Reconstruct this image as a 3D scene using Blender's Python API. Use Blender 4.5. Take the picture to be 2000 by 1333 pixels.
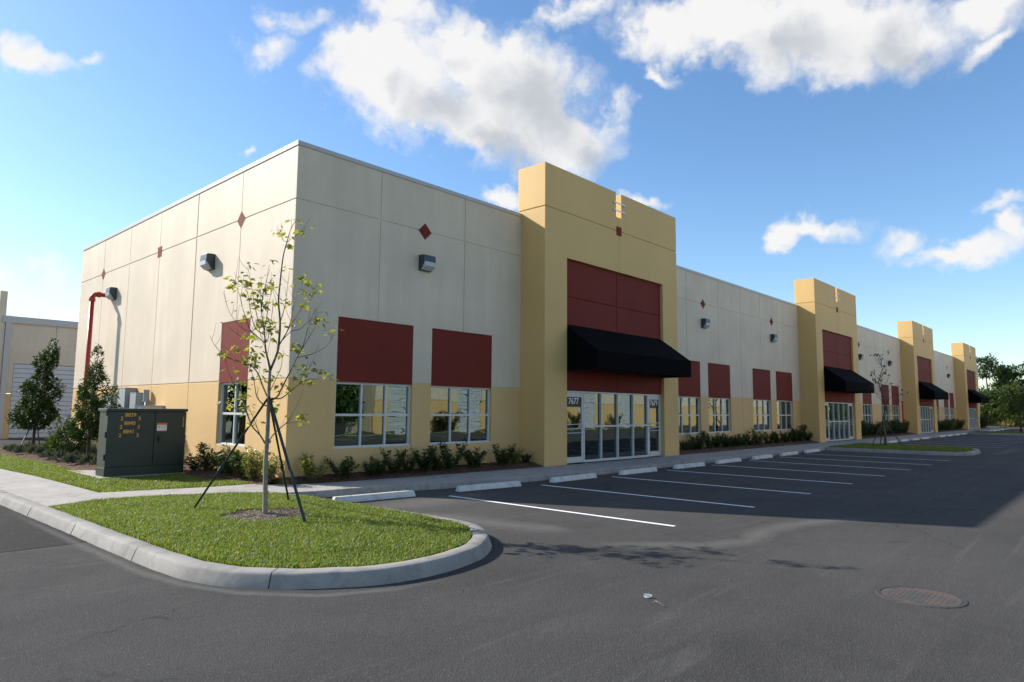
import bpy, bmesh, math, random
import numpy as np
from mathutils import Vector, Matrix
R = math.radians
scn = bpy.context.scene
for _o in list(bpy.data.objects):
    bpy.data.objects.remove(_o)
C = scn.collection

# ------------------------------------------------------------------ camera
cam_d = bpy.data.cameras.new('camera'); cam = bpy.data.objects.new('camera', cam_d); C.objects.link(cam)
cam_d.sensor_width = 36.0; cam_d.lens = 36.0 * 1311.26 / 2000.0
cam_d.clip_start = 0.1; cam_d.clip_end = 3000
_yaw, _pit, _rol = R(42.577), R(5.872), R(0.502)
_f = Vector((math.cos(_yaw)*math.cos(_pit), math.sin(_yaw)*math.cos(_pit), math.sin(_pit)))
_r = Vector((math.sin(_yaw), -math.cos(_yaw), 0)); _u = _r.cross(_f)
_r2 = _r*math.cos(_rol) + _u*math.sin(_rol); _u2 = -_r*math.sin(_rol) + _u*math.cos(_rol)
_m = Matrix((_r2, _u2, -_f)).transposed().to_4x4(); _m.translation = Vector((-7.835, -14.107, 1.832))
cam.matrix_world = _m
scn.camera = cam

# ------------------------------------------------------------------ light and exposure
SUN = Vector((-0.45, 1.0, 0.67)).normalized()          # towards the sun
sun_d = bpy.data.lights.new('sun', 'SUN'); sun = bpy.data.objects.new('sun', sun_d); C.objects.link(sun)
sun_d.energy = 4.0; sun_d.angle = R(0.5); sun_d.color = (1.0, 0.95, 0.87)
sun.rotation_euler = SUN.to_track_quat('Z', 'Y').to_euler(); sun.location = (0, 0, 60)
scn.view_settings.view_transform = 'Standard'; scn.view_settings.look = 'None'
scn.view_settings.gamma = 1.0; scn.view_settings.use_curve_mapping = False
scn.view_settings.exposure = 0.95
SKY_STRENGTH = 0.108
scn.cycles.max_bounces = 8; scn.cycles.transparent_max_bounces = 12
scn.cycles.use_denoising = True

CLOUDS=[(0.5305, 0.7095, 0.4639, 0.6637, -0.6881, 0.2933, 0.1184, 0.0824, 1.0), (0.6274, 0.6289, 0.4591, 0.7612, -0.6196, -0.1914, 0.1635, 0.1103, 1.0), (0.7073, 0.5751, 0.4111, 0.7018, -0.6412, -0.3105, 0.1084, 0.0629, 0.95), (0.6074, 0.6792, 0.4121, 0.7854, -0.5912, -0.1833, 0.1589, 0.0561, 1.0), (0.5258, 0.6729, 0.5203, 0.7544, -0.6515, 0.0802, 0.0815, 0.0374, 0.7), (0.4805, 0.7334, 0.481, 0.7259, -0.6403, 0.2511, 0.0612, 0.0377, 0.7), (0.3999, 0.7638, 0.5066, 0.8808, -0.4731, 0.0181, 0.0498, 0.0215, 0.5), (0.3908, 0.7956, 0.4629, 0.8441, -0.5104, 0.1645, 0.0382, 0.0217, 0.45), (0.3923, 0.847, 0.3587, 0.8727, -0.466, 0.1459, 0.0141, 0.0092, 0.6), (0.7917, 0.3542, 0.4979, 0.504, -0.8392, -0.2044, 0.1561, 0.071, 1.0), (0.8486, 0.2292, 0.4767, 0.392, -0.8776, -0.2759, 0.152, 0.0704, 0.9), (0.8614, 0.2524, 0.4408, 0.3615, -0.9143, -0.1829, 0.052, 0.0305, 0.7), (0.7469, 0.4176, 0.5174, 0.3785, -0.9068, 0.1855, 0.0798, 0.0516, 0.75), (0.7291, 0.4614, 0.5055, 0.5683, -0.8197, -0.0717, 0.0402, 0.0379, 0.5), (0.7686, 0.4506, 0.4541, 0.6309, -0.651, -0.4221, 0.0382, 0.0179, 0.7), (0.7487, 0.4995, 0.4357, 0.657, -0.4718, -0.5881, 0.0283, 0.02, 0.4), (0.9042, 0.0994, 0.4153, -0.1329, -0.8587, 0.495, 0.0377, 0.0187, 0.62), (0.8832, 0.1041, 0.4573, 0.25, -0.9295, -0.2713, 0.0755, 0.0383, 0.7), (0.9119, 0.3356, 0.2361, 0.3635, -0.9277, -0.085, 0.0333, 0.0195, 0.68), (0.9255, 0.293, 0.24, 0.3034, -0.9528, -0.0067, 0.0486, 0.0219, 0.68), (0.9544, 0.203, 0.2187, 0.2319, -0.9659, -0.1154, 0.0334, 0.0228, 0.55), (0.9672, 0.1559, 0.2004, 0.1626, -0.9865, -0.0173, 0.0685, 0.0229, 0.74), (0.9705, 0.1034, 0.2178, 0.137, -0.9799, -0.145, 0.0245, 0.0244, 0.6), (0.9633, 0.1112, 0.2441, 0.0757, -0.9857, 0.1505, 0.0338, 0.0135, 0.5), (0.1621, 0.8972, 0.4107, 0.9765, -0.2057, 0.064, 0.0555, 0.0275, 0.9), (0.1382, 0.8987, 0.4161, 0.9141, -0.2775, 0.2957, 0.0288, 0.0325, 0.7), (0.223, 0.8782, 0.4232, 0.903, -0.3496, 0.2496, 0.016, 0.0126, 0.4), (0.6924, 0.6538, 0.3052, 0.6837, -0.7297, 0.0121, 0.0336, 0.0191, 0.8), (0.813, 0.5001, 0.2983, 0.5763, -0.7645, -0.2888, 0.0434, 0.0114, 0.45), (0.1975, 0.9723, 0.1251, 0.9725, -0.2104, 0.1002, 0.0631, 0.0279, 0.6), (0.1835, 0.976, 0.1175, 0.9759, -0.1952, 0.0977, 0.02, 0.011, 0.5), (0.2206, 0.9643, 0.1463, 0.9652, -0.2374, 0.1095, 0.0652, 0.0252, 0.5), (0.1393, 0.9808, 0.1366, 0.9803, -0.1562, 0.1213, 0.0782, 0.0355, 0.6), (0.7567, 0.3932, 0.5224, 0.5182, -0.8479, -0.1124, 0.0637, 0.0181, 0.4), (0.6589, 0.5275, 0.5363, 0.6367, -0.7707, -0.0242, 0.1009, 0.0184, 0.5)]


def build_world():
    w = bpy.data.worlds.new('World'); scn.world = w; w.use_nodes = True
    nt = w.node_tree; N = nt.nodes; L = nt.links; N.clear()
    out = N.new('ShaderNodeOutputWorld'); bg = N.new('ShaderNodeBackground'); bg.inputs[1].default_value = SKY_STRENGTH
    L.new(bg.outputs[0], out.inputs[0])
    sky = N.new('ShaderNodeTexSky'); sky.sky_type = 'NISHITA'; sky.sun_disc = False
    sky.sun_elevation = math.asin(SUN.z); sky.sun_rotation = math.atan2(SUN.x, SUN.y)
    sky.altitude = 0; sky.air_density = 1.0; sky.dust_density = 0.3; sky.ozone_density = 2.6
    hs = N.new('ShaderNodeHueSaturation'); hs.inputs['Saturation'].default_value = 1.12; L.new(sky.outputs[0], hs.inputs['Color'])
    # cloud density group: direction -> density
    g = bpy.data.node_groups.new('cloud_density', 'ShaderNodeTree')
    g.interface.new_socket('dir', in_out='INPUT', socket_type='NodeSocketVector')
    g.interface.new_socket('detail', in_out='INPUT', socket_type='NodeSocketFloat')
    g.interface.new_socket('density', in_out='OUTPUT', socket_type='NodeSocketFloat')
    GN = g.nodes; GL = g.links
    gi = GN.new('NodeGroupInput'); go = GN.new('NodeGroupOutput')
    def noise(scale, detail, rough, color=False):
        n = GN.new('ShaderNodeTexNoise'); n.inputs['Scale'].default_value = scale
        n.inputs['Detail'].default_value = detail; n.inputs['Roughness'].default_value = rough
        GL.new(gi.outputs[0], n.inputs['Vector']); return n.outputs[1 if color else 0]
    def mth(op, a, b=None, c=None):
        n = GN.new('ShaderNodeMath'); n.operation = op
        for i, x in enumerate((a, b, c)):
            if x is None: continue
            if isinstance(x, (int, float)): n.inputs[i].default_value = x
            else: GL.new(x, n.inputs[i])
        return n.outputs[0]
    def vm(op, a, b=None):
        n = GN.new('ShaderNodeVectorMath'); n.operation = op
        for i, x in enumerate((a, b)):
            if x is None: continue
            if isinstance(x, tuple): n.inputs[i].default_value = x
            elif isinstance(x, (int, float)): n.inputs['Scale'].default_value = x
            else: GL.new(x, n.inputs[i])
        return n.outputs[1] if op == 'LENGTH' else n.outputs[0]
    w1 = vm('SCALE', vm('SUBTRACT', noise(7.0, 5, .6, True), (.5, .5, .5)), 0.16)
    d1 = vm('ADD', gi.outputs[0], w1)
    rng = random.Random(11)
    blobs = list(CLOUDS)
    while len(blobs) < len(CLOUDS) + 14:               # the same scattered cumulus all round the sky
        az = rng.uniform(0, 360); el = rng.uniform(12, 60)
        da = (az - 42.6 + 180) % 360 - 180
        if abs(da) < 50 and el < 48: continue
        c = (math.cos(R(az))*math.cos(R(el)), math.sin(R(az))*math.cos(R(el)), math.sin(R(el)))
        s = rng.uniform(.08, .2)
        blobs.append((*c, -math.sin(R(az)), math.cos(R(az)), 0.0, s*1.7, s*.8, rng.uniform(.6, 1)))
    acc = None
    for b in blobs:
        c = Vector(b[0:3]).normalized(); t1 = Vector(b[3:6]); t1 = (t1 - c*t1.dot(c)).normalized(); t2 = c.cross(t1)
        mp = GN.new('ShaderNodeMapping'); mp.vector_type = 'TEXTURE'
        mp.inputs['Location'].default_value = c
        mp.inputs['Rotation'].default_value = Matrix((t1, t2, c)).transposed().to_euler()
        mp.inputs['Scale'].default_value = (b[6], b[7], 0.6)
        GL.new(d1, mp.inputs['Vector'])
        v = mth('MULTIPLY', mth('SUBTRACT', 1.0, vm('LENGTH', mp.outputs[0])), b[8])
        acc = v if acc is None else mth('SMOOTH_MAX', acc, v, 0.12)
    f1 = noise(14.0, 7, .62); f2 = noise(3.0, 4, .5)
    fb = mth('ADD', mth('MULTIPLY', mth('SUBTRACT', f1, .5), .95), mth('MULTIPLY', mth('SUBTRACT', f2, .5), .5))
    vo = GN.new('ShaderNodeTexVoronoi'); vo.feature = 'F1'; vo.inputs['Scale'].default_value = 15; vo.inputs['Detail'].default_value = 2.0
    vo.inputs['Roughness'].default_value = .55; vo.normalize = True
    GL.new(d1, vo.inputs['Vector'])
    fb = mth('ADD', fb, mth('MULTIPLY', mth('SUBTRACT', .30, vo.outputs['Distance']), 1.1))
    GL.new(mth('ADD', acc, mth('MULTIPLY', fb, gi.outputs[1])), go.inputs[0])
    tc = N.new('ShaderNodeTexCoord')
    def dens(off, detail=1.0):
        n = N.new('ShaderNodeGroup'); n.node_tree = g; n.inputs[1].default_value = detail
        if off is None: L.new(tc.outputs['Generated'], n.inputs[0])
        else:
            a = N.new('ShaderNodeVectorMath'); a.operation = 'ADD'; a.inputs[1].default_value = off
            L.new(tc.outputs['Generated'], a.inputs[0]); L.new(a.outputs[0], n.inputs[0])
        return n.outputs[0]
    def mr(x, a, b, c, d, smooth=True):
        n = N.new('ShaderNodeMapRange'); n.interpolation_type = 'SMOOTHSTEP' if smooth else 'LINEAR'
        L.new(x, n.inputs[0])
        for i, k in enumerate((a, b, c, d)): n.inputs[1+i].default_value = k
        return n.outputs[0]
    D0 = dens(None); D1 = dens(tuple(SUN * 0.09 + Vector((0, 0, .02))), .45)
    alpha = mr(D0, -0.10, 0.52, 0, 0.97)
    shade = mr(D1, 0.3, 1.0, 0, 1)
    cc = N.new('ShaderNodeMix'); cc.data_type = 'RGBA'
    L.new(shade, cc.inputs[0]); cc.inputs[6].default_value = CLOUD_LIT; cc.inputs[7].default_value = CLOUD_SHADE
    mx = N.new('ShaderNodeMix'); mx.data_type = 'RGBA'
    L.new(alpha, mx.inputs[0]); L.new(hs.outputs[0], mx.inputs[6]); L.new(cc.outputs[2], mx.inputs[7])
    L.new(mx.outputs[2], bg.inputs[0])
    w.cycles.sampling_method = 'MANUAL'; w.cycles.sample_map_resolution = 512
CLOUD_LIT = (4.55, 4.5, 4.45, 1); CLOUD_SHADE = (2.75, 2.88, 3.1, 1)
build_world()

# ------------------------------------------------------------------ materials
MATS = {}
def mat(name):
    m = bpy.data.materials.new(name); m.use_nodes = True; MATS[name] = m
    nt = m.node_tree; b = nt.nodes['Principled BSDF']
    return m, nt, b
def nd(nt, typ, **kw):
    n = nt.nodes.new(typ)
    for k, v in kw.items(): setattr(n, k, v)
    return n
def mixc(nt, f, a, b, blend='MIX'):
    n = nd(nt, 'ShaderNodeMix', data_type='RGBA', blend_type=blend)
    for i, x in ((0, f), (6, a), (7, b)):
        if hasattr(x, 'links'): nt.links.new(x, n.inputs[i])
        elif isinstance(x, (int, float)): n.inputs[i].default_value = x
        else: n.inputs[i].default_value = (*x[:3], 1)
    return n.outputs[2]
def noise(nt, vec, scale, detail=4, rough=.55, dist=0):
    n = nd(nt, 'ShaderNodeTexNoise'); n.inputs['Scale'].default_value = scale; n.inputs['Detail'].default_value = detail
    n.inputs['Roughness'].default_value = rough; n.inputs['Distortion'].default_value = dist
    if vec is not None: nt.links.new(vec, n.inputs['Vector'])
    return n.outputs[0]
def ramp(nt, x, a, b, c=0.0, d=1.0):
    n = nd(nt, 'ShaderNodeMapRange'); nt.links.new(x, n.inputs[0])
    for i, k in enumerate((a, b, c, d)): n.inputs[1+i].default_value = k
    return n.outputs[0]
def mth(nt, op, a, b=None):
    n = nd(nt, 'ShaderNodeMath', operation=op)
    for i, x in enumerate((a, b)):
        if x is None: continue
        if isinstance(x, (int, float)): n.inputs[i].default_value = x
        else: nt.links.new(x, n.inputs[i])
    return n.outputs[0]
def position(nt): return nd(nt, 'ShaderNodeNewGeometry').outputs['Position']
def bump(nt, b, h, strength, dist):
    n = nd(nt, 'ShaderNodeBump'); n.inputs['Strength'].default_value = strength; n.inputs['Distance'].default_value = dist
    nt.links.new(h, n.inputs['Height']); nt.links.new(n.outputs[0], b.inputs['Normal'])
def mul(c, k): return tuple(min(1, x*k) for x in c[:3])

def stucco(name, c, rough=.75, spec=.35, speck=.10, blotch=.10, bs=.35):
    m, nt, b = mat(name); p = position(nt)
    big = ramp(nt, noise(nt, p, .55, 5, .6), .3, .7)
    st = nd(nt, 'ShaderNodeMapping'); st.inputs['Scale'].default_value = (3.0, 3.0, .22); nt.links.new(p, st.inputs[0])
    streak = ramp(nt, noise(nt, st.outputs[0], 1.0, 4, .6), .35, .7)
    fine = ramp(nt, noise(nt, p, 55, 3, .7), .3, .7)
    col = mixc(nt, big, mul(c, 1-blotch), mul(c, 1+blotch*.6))
    col = mixc(nt, mth(nt, 'MULTIPLY', streak, .5), col, mul(c, 1-blotch*1.2))
    col = mixc(nt, fine, mixc(nt, 1.0, col, (1-speck,)*3, 'MULTIPLY'), col)
    nt.links.new(col, b.inputs['Base Color']); b.inputs['Roughness'].default_value = rough
    b.inputs['Specular IOR Level'].default_value = spec
    bump(nt, b, mth(nt, 'ADD', noise(nt, p, 70, 3, .6), mth(nt, 'MULTIPLY', noise(nt, p, 9, 2, .5), .6)), bs, .012)
    return m
def plain(name, c, rough=.5, metal=0, var=.08, scale=6, bs=0.0, spec=.5):
    m, nt, b = mat(name); p = position(nt)
    n = ramp(nt, noise(nt, p, scale, 5, .6), .3, .7)
    nt.links.new(mixc(nt, n, mul(c, 1-var), mul(c, 1+var)), b.inputs['Base Color'])
    b.inputs['Roughness'].default_value = rough; b.inputs['Metallic'].default_value = metal
    b.inputs['Specular IOR Level'].default_value = spec
    if bs: bump(nt, b, noise(nt, p, scale*12, 3, .6), bs, .01)
    return m
stucco('cream_paint', (.70, .578, .428), .6, .35, .13, .13)
stucco('yellow_paint', (.70, .455, .195), .65, .3, .12, .08)
stucco('tower_paint', (.69, .45, .175), .65, .3, .08, .06)
stucco('red_paint', (.19, .033, .022), .65, .09, .12, .08)
plain('coping_metal', (.44, .42, .40), .45, 0, .05)
plain('white_frame', (.56, .56, .54), .38, 0, .04)
plain('alu', (.62, .63, .64), .35, .6, .05)
plain('awning_canvas', (.0035, .0035, .0042), .95, 0, .25, 40, .2, .06)
plain('lamp_housing', (.035, .045, .055), .35, 0, .15)
plain('steel_bar', (.55, .58, .62), .3, .9, .05)
plain('red_pipe', (.42, .035, .02), .4, 0, .12)
plain('cabinet_green', (.020, .031, .024), .42, 0, .10, 3)
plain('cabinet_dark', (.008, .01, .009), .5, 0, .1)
plain('orange_paint', (.80, .40, .03), .5, 0, .05)
plain('label_orange', (.80, .16, .02), .4, 0, .03)
plain('label_white', (.75, .75, .73), .4, 0, .03)
plain('box_grey', (.30, .32, .34), .45, .1, .08)
plain('box_light', (.50, .50, .46), .5, 0, .08)
plain('interior_dark', (.10, .11, .11), .8, 0, .1)
plain('stud_metal', (.32, .36, .35), .5, .2, .1)
plain('digit_white', (.8, .8, .8), .5, 0, .02)
plain('stake_green', (.018, .028, .020), .6, 0, .3, 20, .2)
plain('door_white', (.50, .51, .52), .45, 0, .05)
plain('roof_membrane', (.45, .45, .43), .8)

def concrete(name, c, rough=.85, stain=.18):
    m, nt, b = mat(name); p = position(nt)
    big = ramp(nt, noise(nt, p, 1.1, 6, .65), .32, .72); mid = ramp(nt, noise(nt, p, 9, 5, .6), .35, .75)
    fine = ramp(nt, noise(nt, p, 120, 2, .6), .3, .7)
    col = mixc(nt, big, mul(c, 1-stain), mul(c, 1+stain*.5))
    col = mixc(nt, mth(nt, 'MULTIPLY', mid, .5), col, mul(c, .78))
    col = mixc(nt, mth(nt, 'MULTIPLY', fine, .25), col, mul(c, .7))
    smud = ramp(nt, noise(nt, p, 3.2, 8, .7, .5),  .50, .66, 0, .55)
    col = mixc(nt, smud, col, mul(c, .42))
    nt.links.new(col, b.inputs['Base Color']); b.inputs['Roughness'].default_value = rough
    b.inputs['Specular IOR Level'].default_value = .3
    bump(nt, b, mth(nt, 'ADD', noise(nt, p, 90, 4, .7), noise(nt, p, 7, 3, .5)), .35, .006)
    return m
concrete('walk_concrete', (.40, .37, .335))
concrete('kerb_concrete', (.33, .31, .28), .85, .32)
concrete('stop_concrete', (.68, .655, .60), .8, .12)

def asphalt(name, c):
    m, nt, b = mat(name); p = position(nt)
    big = ramp(nt, noise(nt, p, .16, 6, .6, .6), .32, .7); mid = ramp(nt, noise(nt, p, 1.3, 6, .65), .3, .7)
    st = nd(nt, 'ShaderNodeMapping'); st.inputs['Scale'].default_value = (.12, 1.6, 1); st.inputs['Rotation'].default_value = (0, 0, R(8)); nt.links.new(p, st.inputs[0])
    streak = ramp(nt, noise(nt, st.outputs[0], 1.0, 5, .6), .38, .72)
    pit = ramp(nt, noise(nt, p, 7.5, 8, .72), .60, .72, 0, .35)
    col0 = None
    grit = ramp(nt, noise(nt, p, 85, 3, .75), .28, .72)
    vo = nd(nt, 'ShaderNodeTexVoronoi'); vo.inputs['Scale'].default_value = 95; nt.links.new(p, vo.inputs['Vector'])
    vc = nd(nt, 'ShaderNodeSeparateColor'); nt.links.new(vo.outputs['Color'], vc.inputs[0])
    col = mixc(nt, big, mul(c, .74), mul(c, 1.2))
    col = mixc(nt, mth(nt, 'MULTIPLY', mid, .45), col, mul(c, 1.25))
    col = mixc(nt, mth(nt, 'MULTIPLY', streak, .4), col, mul(c, .72))
    col = mixc(nt, pit, col, mul(c, .5)); col = mixc(nt, ramp(nt, noise(nt, p, 24, 5, .72), .54, .68, 0, .5), col, mul(c, .48))
    col = mixc(nt, ramp(nt, noise(nt, p, 17, 5, .75), .56, .70, 0, .4), col, mul(c, 1.6))
    col = mixc(nt, grit, mixc(nt, 1.0, col, (.42,)*3, 'MULTIPLY'), mixc(nt, 1.0, col, (1.42,)*3, 'MULTIPLY'))
    col = mixc(nt, ramp(nt, vc.outputs[0], .978, .99, 0, .5), col, (c[0]*2.2, c[1]*2.1, c[2]*2.0))
    nt.links.new(col, b.inputs['Base Color']); b.inputs['Roughness'].default_value = .95
    b.inputs['Specular IOR Level'].default_value = .10
    ck = nd(nt, 'ShaderNodeTexVoronoi', feature='DISTANCE_TO_EDGE'); ck.inputs['Scale'].default_value = .42
    wp = nd(nt, 'ShaderNodeVectorMath', operation='ADD'); nz = nd(nt, 'ShaderNodeTexNoise'); nz.inputs['Scale'].default_value = 1.1; nz.inputs['Detail'].default_value = 7
    nt.links.new(p, nz.inputs['Vector']); nt.links.new(p, wp.inputs[0]); nt.links.new(nz.outputs[1], wp.inputs[1]); nt.links.new(wp.outputs[0], ck.inputs['Vector'])
    crack = mth(nt, 'MULTIPLY', ramp(nt, ck.outputs['Distance'], .002, .007, .75, 0), ramp(nt, noise(nt, p, .22, 3), .5, .62))
    pat = ramp(nt, noise(nt, p, .42, 9, .68, 1.2), .56, .66, 0, .32)
    col = mixc(nt, pat, col, mul(c, .62)); scuff = ramp(nt, noise(nt, st.outputs[0], 2.3, 9, .7, .8), .56, .72, 0, .4)
    col = mixc(nt, scuff, col, mul(c, 1.75)); col = mixc(nt, crack, col, mul(c, .35))
    nt.links.new(col, b.inputs['Base Color'])
    h = mth(nt, 'ADD', mth(nt, 'MULTIPLY', vo.outputs['Distance'], .35), mth(nt, 'ADD', noise(nt, p, 38, 6, .8), mth(nt, 'MULTIPLY', noise(nt, p, 5, 5, .7), .8)))
    bump(nt, b, h, .9, .02)
    return m
asphalt('asphalt_grey', (.091, .0865, .0815))
asphalt('asphalt_new', (.055, .0525, .050))
def line_paint():
    m, nt, b = mat('line_paint'); p = position(nt)
    w = ramp(nt, noise(nt, p, 14, 9, .75), .55, .66, 0, .65)
    nt.links.new(mixc(nt, w, (.84, .84, .82), (.16, .155, .15)), b.inputs['Base Color']); b.inputs['Roughness'].default_value = .8; b.inputs['Specular IOR Level'].default_value = .15
    bump(nt, b, noise(nt, p, 45, 4, .7), .5, .01)
line_paint()

def mulch(name, a, c):
    m, nt, b = mat(name); p = position(nt)
    st = nd(nt, 'ShaderNodeTexVoronoi'); st.inputs['Scale'].default_value = 34; nt.links.new(p, st.inputs['Vector'])
    sc = nd(nt, 'ShaderNodeSeparateColor'); nt.links.new(st.outputs['Color'], sc.inputs[0])
    col = mixc(nt, sc.outputs[0], a, c)
    col = mixc(nt, ramp(nt, noise(nt, p, 2, 4), .35, .7, 0, .6), col, mul(a, .6))
    nt.links.new(col, b.inputs['Base Color']); b.inputs['Roughness'].default_value = .95
    bump(nt, b, mth(nt, 'ADD', st.outputs['Distance'], noise(nt, p, 30, 4, .7)), 1.0, .04)
mulch('mulch', (.075, .032, .018), (.22, .115, .065))
mulch('mulch_pale', (.12, .085, .06), (.36, .29, .22))
plain('soil', (.045, .06, .018), .95, 0, .3, 20, .5)
plain('terrain_grass', (.13, .13, .05), .95, 0, .3, .3)

def leafmat(name, a, c, rough=.45, trans=.35, tcol=None, spec=.5):
    m, nt, b = mat(name)
    g = nd(nt, 'ShaderNodeNewGeometry')
    n = noise(nt, g.outputs['Position'], 2.2, 3)
    f = mth(nt, 'ADD', mth(nt, 'MULTIPLY', g.outputs['Random Per Island'], .75), mth(nt, 'MULTIPLY', n, .3))
    col = mixc(nt, f, a, c)
    nt.links.new(col, b.inputs['Base Color']); b.inputs['Roughness'].default_value = rough
    b.inputs['Specular IOR Level'].default_value = spec
    t = nd(nt, 'ShaderNodeBsdfTranslucent')
    if name == 'grass_blade':
        col = mixc(nt, ramp(nt, g.outputs['Random Per Island'], .90, .92), col, (.33, .27, .12))
        col = mixc(nt, ramp(nt, noise(nt, g.outputs['Position'], 1.7, 5, .65), .52, .72, 0, .55), col, mul(a, .75)); nt.links.new(col, b.inputs['Base Color'])
    nt.links.new(mixc(nt, 1.0, col, tcol or (1.5, 1.45, .7), 'MULTIPLY'), t.inputs[0])
    ms = nd(nt, 'ShaderNodeMixShader'); ms.inputs[0].default_value = trans
    nt.links.new(b.outputs[0], ms.inputs[1]); nt.links.new(t.outputs[0], ms.inputs[2])
    nt.links.new(ms.outputs[0], nt.nodes['Material Output'].inputs[0])
leafmat('grass_blade', (.085, .145, .018), (.21, .265, .05), .5, .45)
leafmat('maple_leaf', (.14, .21, .03), (.34, .31, .07), .5, .45)
leafmat('maple_brown', (.16, .07, .03), (.25, .15, .05), .6, .35)
leafmat('shrub_dark', (.022, .050, .013), (.070, .115, .026), .42, .22, None, .35)
leafmat('shrub_yellow', (.07, .11, .02), (.36, .36, .10), .35, .3)
leafmat('holly_leaf', (.020, .046, .013), (.065, .11, .026), .5, .2, None, .22)
leafmat('tuft_grey', (.045, .06, .045), (.10, .115, .085), .6, .2)
leafmat('pine_leaf', (.018, .040, .012), (.075, .115, .028), .6, .2, None, .2)
leafmat('bush_leaf', (.028, .055, .014), (.11, .15, .035), .6, .25, None, .2)
leafmat('dry_grass', (.22, .17, .07), (.40, .32, .15), .7, .3)
plain('bark_pale', (.26, .22, .17), .85, 0, .3, 14, .6)
plain('bark_twig', (.11, .075, .05), .8, 0, .25, 20, .4)
plain('bark_dark', (.075, .055, .042), .9, 0, .3, 12, .6)

def glass():
    m, nt, b = mat('window_glass'); nt.nodes.remove(b); p = position(nt)
    tr = nd(nt, 'ShaderNodeBsdfTransparent'); tr.inputs[0].default_value = (.42, .56, .53, 1)
    gl = nd(nt, 'ShaderNodeBsdfGlossy'); gl.inputs['Roughness'].default_value = 0.0; gl.inputs[0].default_value = (.74, .86, .86, 1)
    st = nd(nt, 'ShaderNodeMapping'); st.inputs['Scale'].default_value = (1.2, 1.2, 2.2); nt.links.new(p, st.inputs[0])
    bp = nd(nt, 'ShaderNodeBump'); bp.inputs['Strength'].default_value = .06; bp.inputs['Distance'].default_value = .02
    nt.links.new(noise(nt, st.outputs[0], 1.6, 1, .4), bp.inputs['Height']); nt.links.new(bp.outputs[0], gl.inputs['Normal'])
    fr = nd(nt, 'ShaderNodeFresnel'); fr.inputs[0].default_value = 1.75
    ms = nd(nt, 'ShaderNodeMixShader')
    nt.links.new(mth(nt, 'MINIMUM', mth(nt, 'ADD', mth(nt, 'MULTIPLY', fr.outputs[0], 1.05), .09), .9), ms.inputs[0])
    nt.links.new(tr.outputs[0], ms.inputs[1]); nt.links.new(gl.outputs[0], ms.inputs[2])
    nt.links.new(ms.outputs[0], nt.nodes['Material Output'].inputs[0])
glass()
def lens():
    m, nt, b = mat('lamp_lens')
    b.inputs['Base Color'].default_value = (.46, .48, .50, 1); b.inputs['Roughness'].default_value = .25
    st = nd(nt, 'ShaderNodeTexWave'); st.inputs['Scale'].default_value = 12; nt.links.new(position(nt), st.inputs[0])
    bump(nt, b, st.outputs[1], .4, .02)
lens()
def dust():
    m, nt, b = mat('pale_dust')
    uv = nd(nt, 'ShaderNodeUVMap'); sx = nd(nt, 'ShaderNodeSeparateXYZ'); nt.links.new(uv.outputs[0], sx.inputs[0])
    def bell(o): return mth(nt, 'SUBTRACT', 1.0, mth(nt, 'ABSOLUTE', mth(nt, 'SUBTRACT', mth(nt, 'MULTIPLY', o, 2.0), 1.0)))
    e = mth(nt, 'MULTIPLY', bell(sx.outputs[1]), mth(nt, 'MINIMUM', mth(nt, 'MULTIPLY', bell(sx.outputs[0]), 3.0), 1.0))
    n = noise(nt, position(nt), 3.0, 8, .7)
    a = ramp(nt, mth(nt, 'MULTIPLY', e, mth(nt, 'ADD', n, .25)), .08, .95, 0, .24)
    b.inputs['Base Color'].default_value = (.34, .32, .285, 1); b.inputs['Roughness'].default_value = .95
    nt.links.new(a, b.inputs['Alpha'])
dust()
def rust():
    m, nt, b = mat('rusty_iron'); p = position(nt)
    ch = nd(nt, 'ShaderNodeTexVoronoi'); ch.inputs['Scale'].default_value = 26; nt.links.new(p, ch.inputs['Vector'])
    col = mixc(nt, ramp(nt, noise(nt, p, 4, 5, .6), .42, .6), (.060, .056, .053), (.105, .070, .052))
    nt.links.new(col, b.inputs['Base Color']); b.inputs['Roughness'].default_value = .8
    bump(nt, b, ch.outputs['Distance'], .35, .01)
rust()
def plastic():
    m, nt, b = mat('clear_plastic')
    b.inputs['Base Color'].default_value = (.75, .76, .76, 1); b.inputs['Roughness'].default_value = .15; b.inputs['Alpha'].default_value = .55
plastic()
M = MATS

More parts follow.
